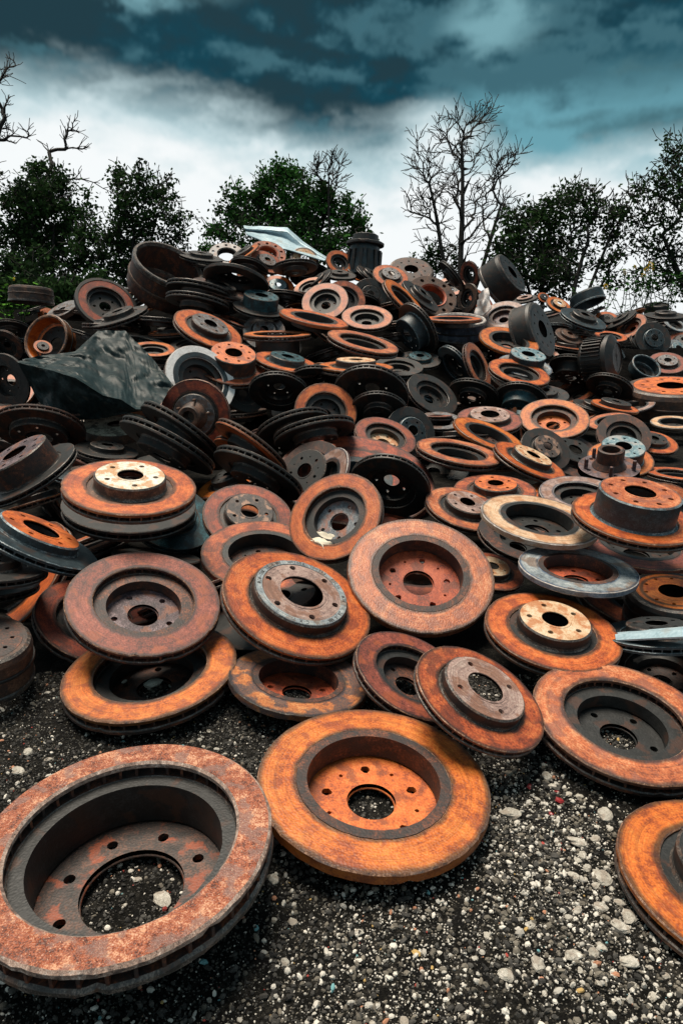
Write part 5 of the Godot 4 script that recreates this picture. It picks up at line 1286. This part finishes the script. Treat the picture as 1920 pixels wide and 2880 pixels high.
	wedged("D", 0.120, Vector3(-1.306, 0.594, -4.382), Vector3(-0.375, -0.774, 0.51), "black", "black disc wedged under the small amber disc, hollow side showing")
	wedged("D", 0.119, Vector3(0.904, 0.872, -5.884), Vector3(-0.078, 0.778, 0.624), "orange", "orange disc wedged under the black disc, hollow side showing")
	wedged("D", 0.119, Vector3(1.292, 0.064, -2.534), Vector3(0.036, 0.999, -0.008), "orange", "orange disc wedged under the cream flat disc, hollow side showing")
	wedged("D", 0.139, Vector3(0.931, 0.713, -5.728), Vector3(0.179, 0.967, 0.181), "black", "black disc wedged deep under the brown")
	wedged("D", 0.125, Vector3(-0.871, 0.49, -4.021), Vector3(-0.088, 0.959, 0.269), "black", "black disc wedged deep under the large orange disc")
	wedged("D", 0.131, Vector3(-1.012, 0.165, -2.712), Vector3(-0, 0.989, 0.147), "blueblack", "bluish black disc wedged deep behind the dark disc")
	wedged("H", 0.128, Vector3(-0.311, 0.039, -1.871), Vector3(-0.023, 0.996, 0.085), "brown", "brown disc wedged deep under the red disc")
	wedged("D", 0.150, Vector3(0.879, 0.068, -3.376), Vector3(0.894, 0.19, 0.405), "orange", "orange disc wedged deep right of the amber thin ring disc")
	disc("drum", "H", 0.140, Vector3(-2.033, 0.818, -4.674), Vector3(0.05, 0.994, -0.1), 0, "purple", "brown", 1, 0, "purplish black drum standing on end at the left edge of the crest", "rusty brake discs and drums heaped in the pile", 1.00)
	disc("drum", "H", 0.190, Vector3(1.267, 0.56, -4.421), Vector3(0.733, 0.387, 0.56), 0, "black", "black", 1, 0, "big black drum lying on its side under the greyish pink disc at right", "rusty brake discs and drums heaped in the pile", 1.00)
	disc("drum", "H", 0.180, Vector3(1.295, 0.956, -5.44), Vector3(0.669, 0.588, 0.456), 0, "black", "black", 1, 0, "big black drum leaning on the crest before the dark leafy tree", "rusty brake discs and drums heaped in the pile", 1.45)

func build_scrap() -> void:
	var crumpled_sheet_1 := sheet(self, "crumpled_sheet", [[Vector3(-1.269, 0.473, -2.702), Vector3(-1.255, 0.485, -2.84), Vector3(-1.135, 0.499, -2.963), Vector3(-1.116, 0.579, -3.213), Vector3(-0.992, 0.579, -3.217), Vector3(-0.851, 0.476, -3.088), Vector3(-0.701, 0.363, -2.873)], [Vector3(-1.22, 0.473, -2.619), Vector3(-1.207, 0.458, -2.78), Vector3(-1.077, 0.46, -2.783), Vector3(-1.051, 0.474, -2.979), Vector3(-0.945, 0.46, -3.024), Vector3(-0.837, 0.408, -2.862), Vector3(-0.707, 0.347, -2.801)], [Vector3(-1.216, 0.477, -2.595), Vector3(-1.083, 0.448, -2.582), Vector3(-0.974, 0.426, -2.519), Vector3(-0.884, 0.361, -2.534), Vector3(-0.818, 0.345, -2.535), Vector3(-0.774, 0.306, -2.558), Vector3(-0.692, 0.305, -2.558)], [Vector3(-1.199, 0.312, -2.701), Vector3(-1.113, 0.294, -2.612), Vector3(-1.03, 0.248, -2.669), Vector3(-0.969, 0.249, -2.691), Vector3(-0.884, 0.268, -2.649), Vector3(-0.794, 0.284, -2.664), Vector3(-0.716, 0.282, -2.679)]], mats.panel, 0.0040, 0.040, 14, 1)
	tag(crumpled_sheet_1, "crumpled dark green sheet metal panel lying among the discs at left", "metal sheet")
	var car_panel_2 := sheet(self, "car_panel", [[Vector3(-0.779, 1.324, -5.809), Vector3(-0.639, 1.321, -5.827), Vector3(-0.425, 1.303, -5.747), Vector3(-0.302, 1.196, -5.666), Vector3(-0.104, 1.062, -5.484)], [Vector3(-0.759, 1.293, -5.714), Vector3(-0.613, 1.285, -5.732), Vector3(-0.422, 1.264, -5.651), Vector3(-0.304, 1.168, -5.568), Vector3(-0.111, 1.044, -5.384)], [Vector3(-0.758, 1.283, -5.766), Vector3(-0.622, 1.272, -5.783), Vector3(-0.457, 1.236, -5.702), Vector3(-0.323, 1.152, -5.568), Vector3(-0.119, 1.038, -5.385)], [Vector3(-0.717, 1.234, -5.523), Vector3(-0.601, 1.177, -5.442), Vector3(-0.497, 1.137, -5.405), Vector3(-0.368, 1.101, -5.369), Vector3(-0.126, 1.029, -5.335)]], mats.silver, 0.0060, 0.006, 6, 2)
	tag(car_panel_2, "bent pale silver car body panel sticking up on the crest", "metal sheet")
	var trim_strip_3 := sheet(self, "trim_strip", [[Vector3(0.516, 0.07, -1.165), Vector3(0.562, 0.104, -1.111), Vector3(0.615, 0.141, -1.052)], [Vector3(0.502, 0.083, -1.129), Vector3(0.546, 0.115, -1.076), Vector3(0.595, 0.15, -1.017)], [Vector3(0.499, 0.079, -1.117), Vector3(0.541, 0.11, -1.064), Vector3(0.59, 0.144, -1.005)]], mats.silver, 0.0030, 0.000, 3, 3)
	tag(trim_strip_3, "long pale metal trim strip sticking in from the right edge", "metal strip")
	var bent_plate_4 := sheet(self, "bent_plate", [[Vector3(1.011, 0.804, -5.251), Vector3(1.032, 0.825, -5.196), Vector3(1.058, 0.841, -5.19)], [Vector3(0.969, 0.732, -5.108), Vector3(0.999, 0.754, -5.051), Vector3(1.05, 0.769, -5.092)], [Vector3(0.937, 0.655, -5.013), Vector3(0.996, 0.646, -5.002), Vector3(1.046, 0.695, -4.991)]], mats.grey, 0.0040, 0.020, 4, 4)
	tag(bent_plate_4, "bent grey metal plate standing at the right crest", "metal sheet")
	var hs := thing("finned_hub", "black finned hub standing upright on the crest with a toothed cap", "wheel hub", Vector3(0.162, 0.931, -5.44))
	var up := Vector3(0.072, 0.992, -0.105)
	lump(hs, "body", [Vector2(0, 0), Vector2(.135, 0), Vector2(.112, .20), Vector2(.105, .215), Vector2(0, .215)], mats.blueblack, Vector3.ZERO, up, 1.0, 48)
	for i in 14:
		var a := TAU * i / 14
		part(hs, "fin", box_mesh(Vector3(.02, .15, .022)), mats.black, Transform3D(aim(up, 0.0), up * .10) * Transform3D(Basis(Vector3.UP, a), Vector3.ZERO) * Transform3D(Basis(), Vector3(.124, 0, 0)))
	lump(hs, "flange", [Vector2(0, 0), Vector2(.14, 0), Vector2(.143, .004), Vector2(.143, .018), Vector2(.136, .022), Vector2(0, .022)], mats.black, up * .215, up, 1.0, 48)
	lump(hs, "cap", [Vector2(0, 0), Vector2(.10, 0), Vector2(.095, .05), Vector2(.085, .056), Vector2(.08, .05), Vector2(0, .05)], mats.black, up * .238, up, 1.0, 48)
	var fd := thing("finned_drum", "black finned drum lying on its side left of the wide brown drum", "brake drum", Vector3(1.542, 0.396, -4.06))
	var fa := Vector3(.75, .15, .6).normalized()
	lump(fd, "shell", [Vector2(0, -.17), Vector2(.15, -.17), Vector2(.165, -.15), Vector2(.165, .02), Vector2(.19, .03), Vector2(.19, .06), Vector2(.12, .10), Vector2(.12, .09), Vector2(0, .09)], mats.black, Vector3.ZERO, fa, .72, 48)
	for i in 36:
		part(fd, "fin", box_mesh(Vector3(.022, .108, .005)), mats.black, Transform3D(aim(fa, 0.0), fa * -.047) * Transform3D(Basis(Vector3.UP, TAU * i / 36), Vector3.ZERO) * Transform3D(Basis(), Vector3(.124, 0, 0)))
	var plastic_wrapper_6 := sheet(self, "plastic_wrapper", [[Vector3(-0.083, 0.168, -1.513), Vector3(-0.06, 0.168, -1.514), Vector3(-0.03, 0.164, -1.514), Vector3(0, 0.155, -1.511)], [Vector3(-0.069, 0.165, -1.481), Vector3(-0.049, 0.163, -1.471), Vector3(-0.024, 0.16, -1.47), Vector3(-0.004, 0.154, -1.49)], [Vector3(-0.046, 0.151, -1.467), Vector3(-0.039, 0.147, -1.455), Vector3(-0.029, 0.142, -1.454), Vector3(-0.016, 0.157, -1.469)]], mats.wrapper, 0.0010, 0.030, 6, 6)
	tag(plastic_wrapper_6, "crumpled cream wrapper lying on the disc with the mottled hat", "wrapper")
	weed(Vector3(-2.573, 0.658, -5.42), 9, 0.30, "green weed with small yellow blooms at the left edge of the crest", 3, 1, 0.35)
	weed(Vector3(3.519, 0.791, -8.823), 9, 0.40, "weed with dark seed heads on the right skyline", 2, 2, 1.00)
	weed(Vector3(3.763, 0.79, -8.722), 12, 0.45, "tall weed with yellow sunflower heads on the right skyline", 5, 3, 0.80)
	weed(Vector3(4.109, 0.771, -8.896), 10, 0.40, "leafy weed beside the sunflower weed on the right skyline", 0, 4, 1.00)
	weed(Vector3(3.267, 0.793, -8.919), 8, 0.30, "low weed at the right skyline left of the seed heads", 0, 5, 1.00)

func weed(at: Vector3, stems: int, h: float, label: String, flowers: int, sd: int, fs: float) -> void:
	var rn := RandomNumberGenerator.new()
	rn.seed = sd
	var o := thing("weed", label, "weed", at)
	var st := SurfaceTool.new()
	st.begin(Mesh.PRIMITIVE_TRIANGLES)
	var lf := SurfaceTool.new()
	lf.begin(Mesh.PRIMITIVE_TRIANGLES)
	for s in stems:
		var p := Vector3(rn.randfn() * .06, -.2, rn.randfn() * .06)
		var d := Vector3(rn.randfn() * .3, 1, rn.randfn() * .3).normalized()
		for k in 7:
			var q := p + d * (h + .2) / 7.0 * rn.randf_range(.8, 1.1)
			var w := Vector3(.004, 0, 0)
			for e in [[w, Vector3(0, 0, .004)], [Vector3(0, 0, .004), -w], [-w, Vector3(0, 0, -.004)], [Vector3(0, 0, -.004), w]]:
				for v in [p + e[0], p + e[1], q + e[1], p + e[0], q + e[1], q + e[0]]: st.add_vertex(v)
			for j in 3:
				var a := rn.randf() * TAU
				var l := Vector3(cos(a), rn.randf_range(-.3, .5), sin(a)) * rn.randf_range(.04, .08)
				var sd2 := l.cross(Vector3.UP).normalized() * l.length() * .28
				for v in [q, q + l * .5 + sd2, q + l, q, q + l, q + l * .5 - sd2]: lf.add_vertex(v)
			p = q
			d = (d + Vector3(rn.randfn() * .12, 0, rn.randfn() * .12)).normalized()
		if s < flowers:
			var fl := SurfaceTool.new()
			fl.begin(Mesh.PRIMITIVE_TRIANGLES)
			var fx := aim(Vector3(rn.randfn() * .4, .4, 1).normalized(), 0)
			for j in 12:
				var a0 := TAU * j / 12
				var u := fx * Vector3(cos(a0), 0, sin(a0))
				var v2 := fx * Vector3(-sin(a0), 0, cos(a0))
				var c := p + u * .012 * fs
				var rr := fs * rn.randf_range(.7, 1.2)
				for v in [c, p + (u * .03 + v2 * .008) * rr, p + u * .045 * rr, c, p + u * .045 * rr, p + (u * .03 - v2 * .008) * rr]: fl.add_vertex(v)
			fl.generate_normals()
			var fm := part(o, "flower", fl.commit(), mats.yellow)
			part(fm, "seed_head", pebble_mesh(3, 5, 8, .1), mats.bark, Transform3D(fx * Basis.from_scale(Vector3(.014, .01, .014) * fs), p))
	st.generate_normals()
	lf.generate_normals()
	part(o, "stems", st.commit(), mats.leaf_mid).set_meta("kind", "stuff")
	part(o, "leaves", lf.commit(), mats.leaf_bright if sd == 1 else mats.leaf_green).set_meta("kind", "stuff")

func build_stones() -> void:
	stone(0.230, -0.767, 0.0165, 0.0124, "large cracked pale stone just right of the front centre disc", "limestone", 0.00)
	stone(0.355, -0.762, 0.0150, 0.0112, "round pale grey stone left of the cut-off amber disc", "limestone", 0.00)
	stone(0.300, -0.710, 0.0136, 0.0102, "grey lumpy stone below the round pale one", "limestone", 0.00)
	stone(0.326, -0.717, 0.0085, 0.0064)
	stone(0.279, -0.659, 0.0084, 0.0063)
	stone(0.313, -0.656, 0.0141, 0.0106, "long pale stone close to the amber disc at the right edge", "limestone", 0.00)
	stone(0.301, -0.646, 0.0068, 0.0051)
	stone(0.319, -0.621, 0.0076, 0.0057)
	stone(0.321, -0.599, 0.0115, 0.0086, "pale angular stone touching the rim shadow of the right edge disc", "limestone", 0.00)
	stone(0.295, -0.615, 0.0091, 0.0068)
	stone(0.267, -0.610, 0.0072, 0.0054)
	stone(0.208, -0.589, 0.0069, 0.0052)
	stone(0.306, -0.587, 0.0125, 0.0094, "wide pale stone just below the angular one at right", "limestone", 0.00)
	stone(0.157, -0.575, 0.0051, 0.0038)
	stone(0.242, -0.550, 0.0102, 0.0077, "greenish white shard-shaped stone low on the gravel", "limestone", 0.00)
	stone(0.265, -0.554, 0.0086, 0.0065)
	stone(0.277, -0.562, 0.0075, 0.0056)
	stone(0.299, -0.544, 0.0115, 0.0086, "long grey stone lowest near the right edge disc", "limestone", 0.00)
	stone(0.260, -0.540, 0.0062, 0.0047)
	stone(0.202, -0.539, 0.0106, 0.0079, "flat tan stone in the middle of the lower gravel", "limestone", 0.00)
	stone(0.167, -0.528, 0.0096, 0.0072, "smooth tan stone left of the flat tan one", "limestone", 0.00)
	stone(0.060, -0.484, 0.0068, 0.0051)
	stone(0.019, -0.580, 0.0061, 0.0046)
	stone(0.318, -0.540, 0.0046, 0.0035)
	stone(0.333, -0.558, 0.0050, 0.0038)
	stone(0.352, -0.735, 0.0057, 0.0043)
	stone(0.300, -0.690, 0.0080, 0.0060)
	stone(0.268, -0.691, 0.0044, 0.0033)
	stone(0.252, -0.722, 0.0045, 0.0034)
	stone(0.300, -0.672, 0.0069, 0.0052)
	stone(0.306, -0.626, 0.0067, 0.0050)
	stone(0.254, -0.601, 0.0053, 0.0040)
	stone(0.244, -0.533, 0.0045, 0.0034)
	stone(0.185, -0.526, 0.0044, 0.0033)
	stone(0.331, -0.531, 0.0052, 0.0039)
	stone(0.029, -0.482, 0.0047, 0.0035)
	stone(0.291, -0.654, 0.0050, 0.0037)
	stone(0.277, -0.529, 0.0042, 0.0032)
	stone(0.258, -0.520, 0.0039, 0.0029)
	stone(0.293, -0.520, 0.0051, 0.0038)
	stone(0.307, -0.508, 0.0062, 0.0047)
	stone(0.314, -0.498, 0.0051, 0.0038)
	stone(0.290, -0.487, 0.0044, 0.0033)
	stone(0.201, -0.510, 0.0041, 0.0031)
	stone(0.139, -0.548, 0.0041, 0.0031)
	stone(0.158, -0.638, 0.0030, 0.0022)
	stone(0.177, -0.626, 0.0035, 0.0027)
	stone(0.334, -0.695, 0.0052, 0.0039)
	stone(0.292, -0.683, 0.0063, 0.0047)
	stone(0.318, -0.642, 0.0043, 0.0033)
	stone(0.301, -0.844, 0.0114, 0.0085)
	stone(0.303, -0.824, 0.0070, 0.0053)
	stone(0.272, -0.860, 0.0050, 0.0037)
	stone(0.274, -0.798, 0.0058, 0.0044)
	stone(0.261, -0.789, 0.0047, 0.0036)
	stone(0.216, -0.798, 0.0047, 0.0035)
	stone(0.334, -0.801, 0.0070, 0.0052)
	stone(0.287, -0.857, 0.0046, 0.0035)
	stone(0.319, -0.805, 0.0076, 0.0057)
	stone(0.352, -0.737, 0.0060, 0.0045)
	stone(0.331, -0.779, 0.0048, 0.0036)
	stone(-0.206, -0.624, 0.0148, 0.0111, "white lumpy stone inside the bore of the thick pink rusted disc", "limestone", 0.00)
	stone(-0.243, -0.651, 0.0061, 0.0046)
	stone(-0.254, -0.663, 0.0043, 0.0032)
	stone(-0.081, -0.653, 0.0089, 0.0067, "flat pale chip in shadow under the front centre disc", "limestone", 0.00)
	stone(-0.059, -0.548, 0.0066, 0.0049)
	stone(-0.075, -0.599, 0.0040, 0.0030)
	stone(-0.054, -0.597, 0.0068, 0.0051)
	stone(-0.131, -0.509, 0.0037, 0.0028)
	stone(-0.280, -0.668, 0.0028, 0.0021)
	stone(-0.202, -0.653, 0.0033, 0.0025)
	stone(-0.247, -0.617, 0.0030, 0.0022)
	stone(-0.098, -0.489, 0.0037, 0.0028)
	stone(-0.444, -0.879, 0.0068, 0.0051)
	stone(-0.481, -0.895, 0.0108, 0.0081, "small pale stone left of the flat amber vented disc", "limestone", 0.00)
	stone(-0.476, -0.850, 0.0124, 0.0093, "pale broken stone at the left edge above the thick pink rusted disc", "limestone", 0.00)
	stone(-0.215, -0.955, 0.0053, 0.0040)
	stone(-0.216, -0.916, 0.0044, 0.0033)
	stone(-0.335, -1.069, 0.0187, 0.0140, "pale rock chip in the well of the flat bright amber disc", "limestone", 0.02)
	stone(-0.389, -1.080, 0.0064, 0.0048, "", "limestone", 0.02)
	stone(-0.407, -0.889, 0.0034, 0.0025)
	stone(-0.468, -0.905, 0.0035, 0.0026)
	stone(-0.179, -0.897, 0.0043, 0.0032)
	red_chip(0.303, -0.792, 0.0075, "dark red plastic shard on the gravel below the four-hole disc, largest of the red bits")
	red_chip(0.284, -0.768, 0.0050, "bright red plastic chip right of the cracked pale stone")
	red_chip(0.270, -0.823, 0.0062, "red plastic chip near the rim of the four-hole disc")
	red_chip(0.305, -0.810, 0.0052, "dark red chip just above the largest red shard")

func red_chip(x: float, z: float, a: float, label: String) -> void:
	var m: StandardMaterial3D = mats.get("red_plastic")
	if m == null:
		m = StandardMaterial3D.new()
		m.albedo_color = Color(.2, .012, .014).linear_to_srgb()
		m.roughness = .35
		mats.red_plastic = m
	var o := part(self, numbered("plastic_chip"), pebble_mesh(200 + int(x * 1000), 4, 5, .5), m, Transform3D(Basis(Vector3.UP, x * 40.0).scaled_local(Vector3(a, a * .5, a * .7)), Vector3(x, ground_height(x, z) + a * .2, z)))
	tag(o, label, "plastic chip", "red plastic chips on the gravel")
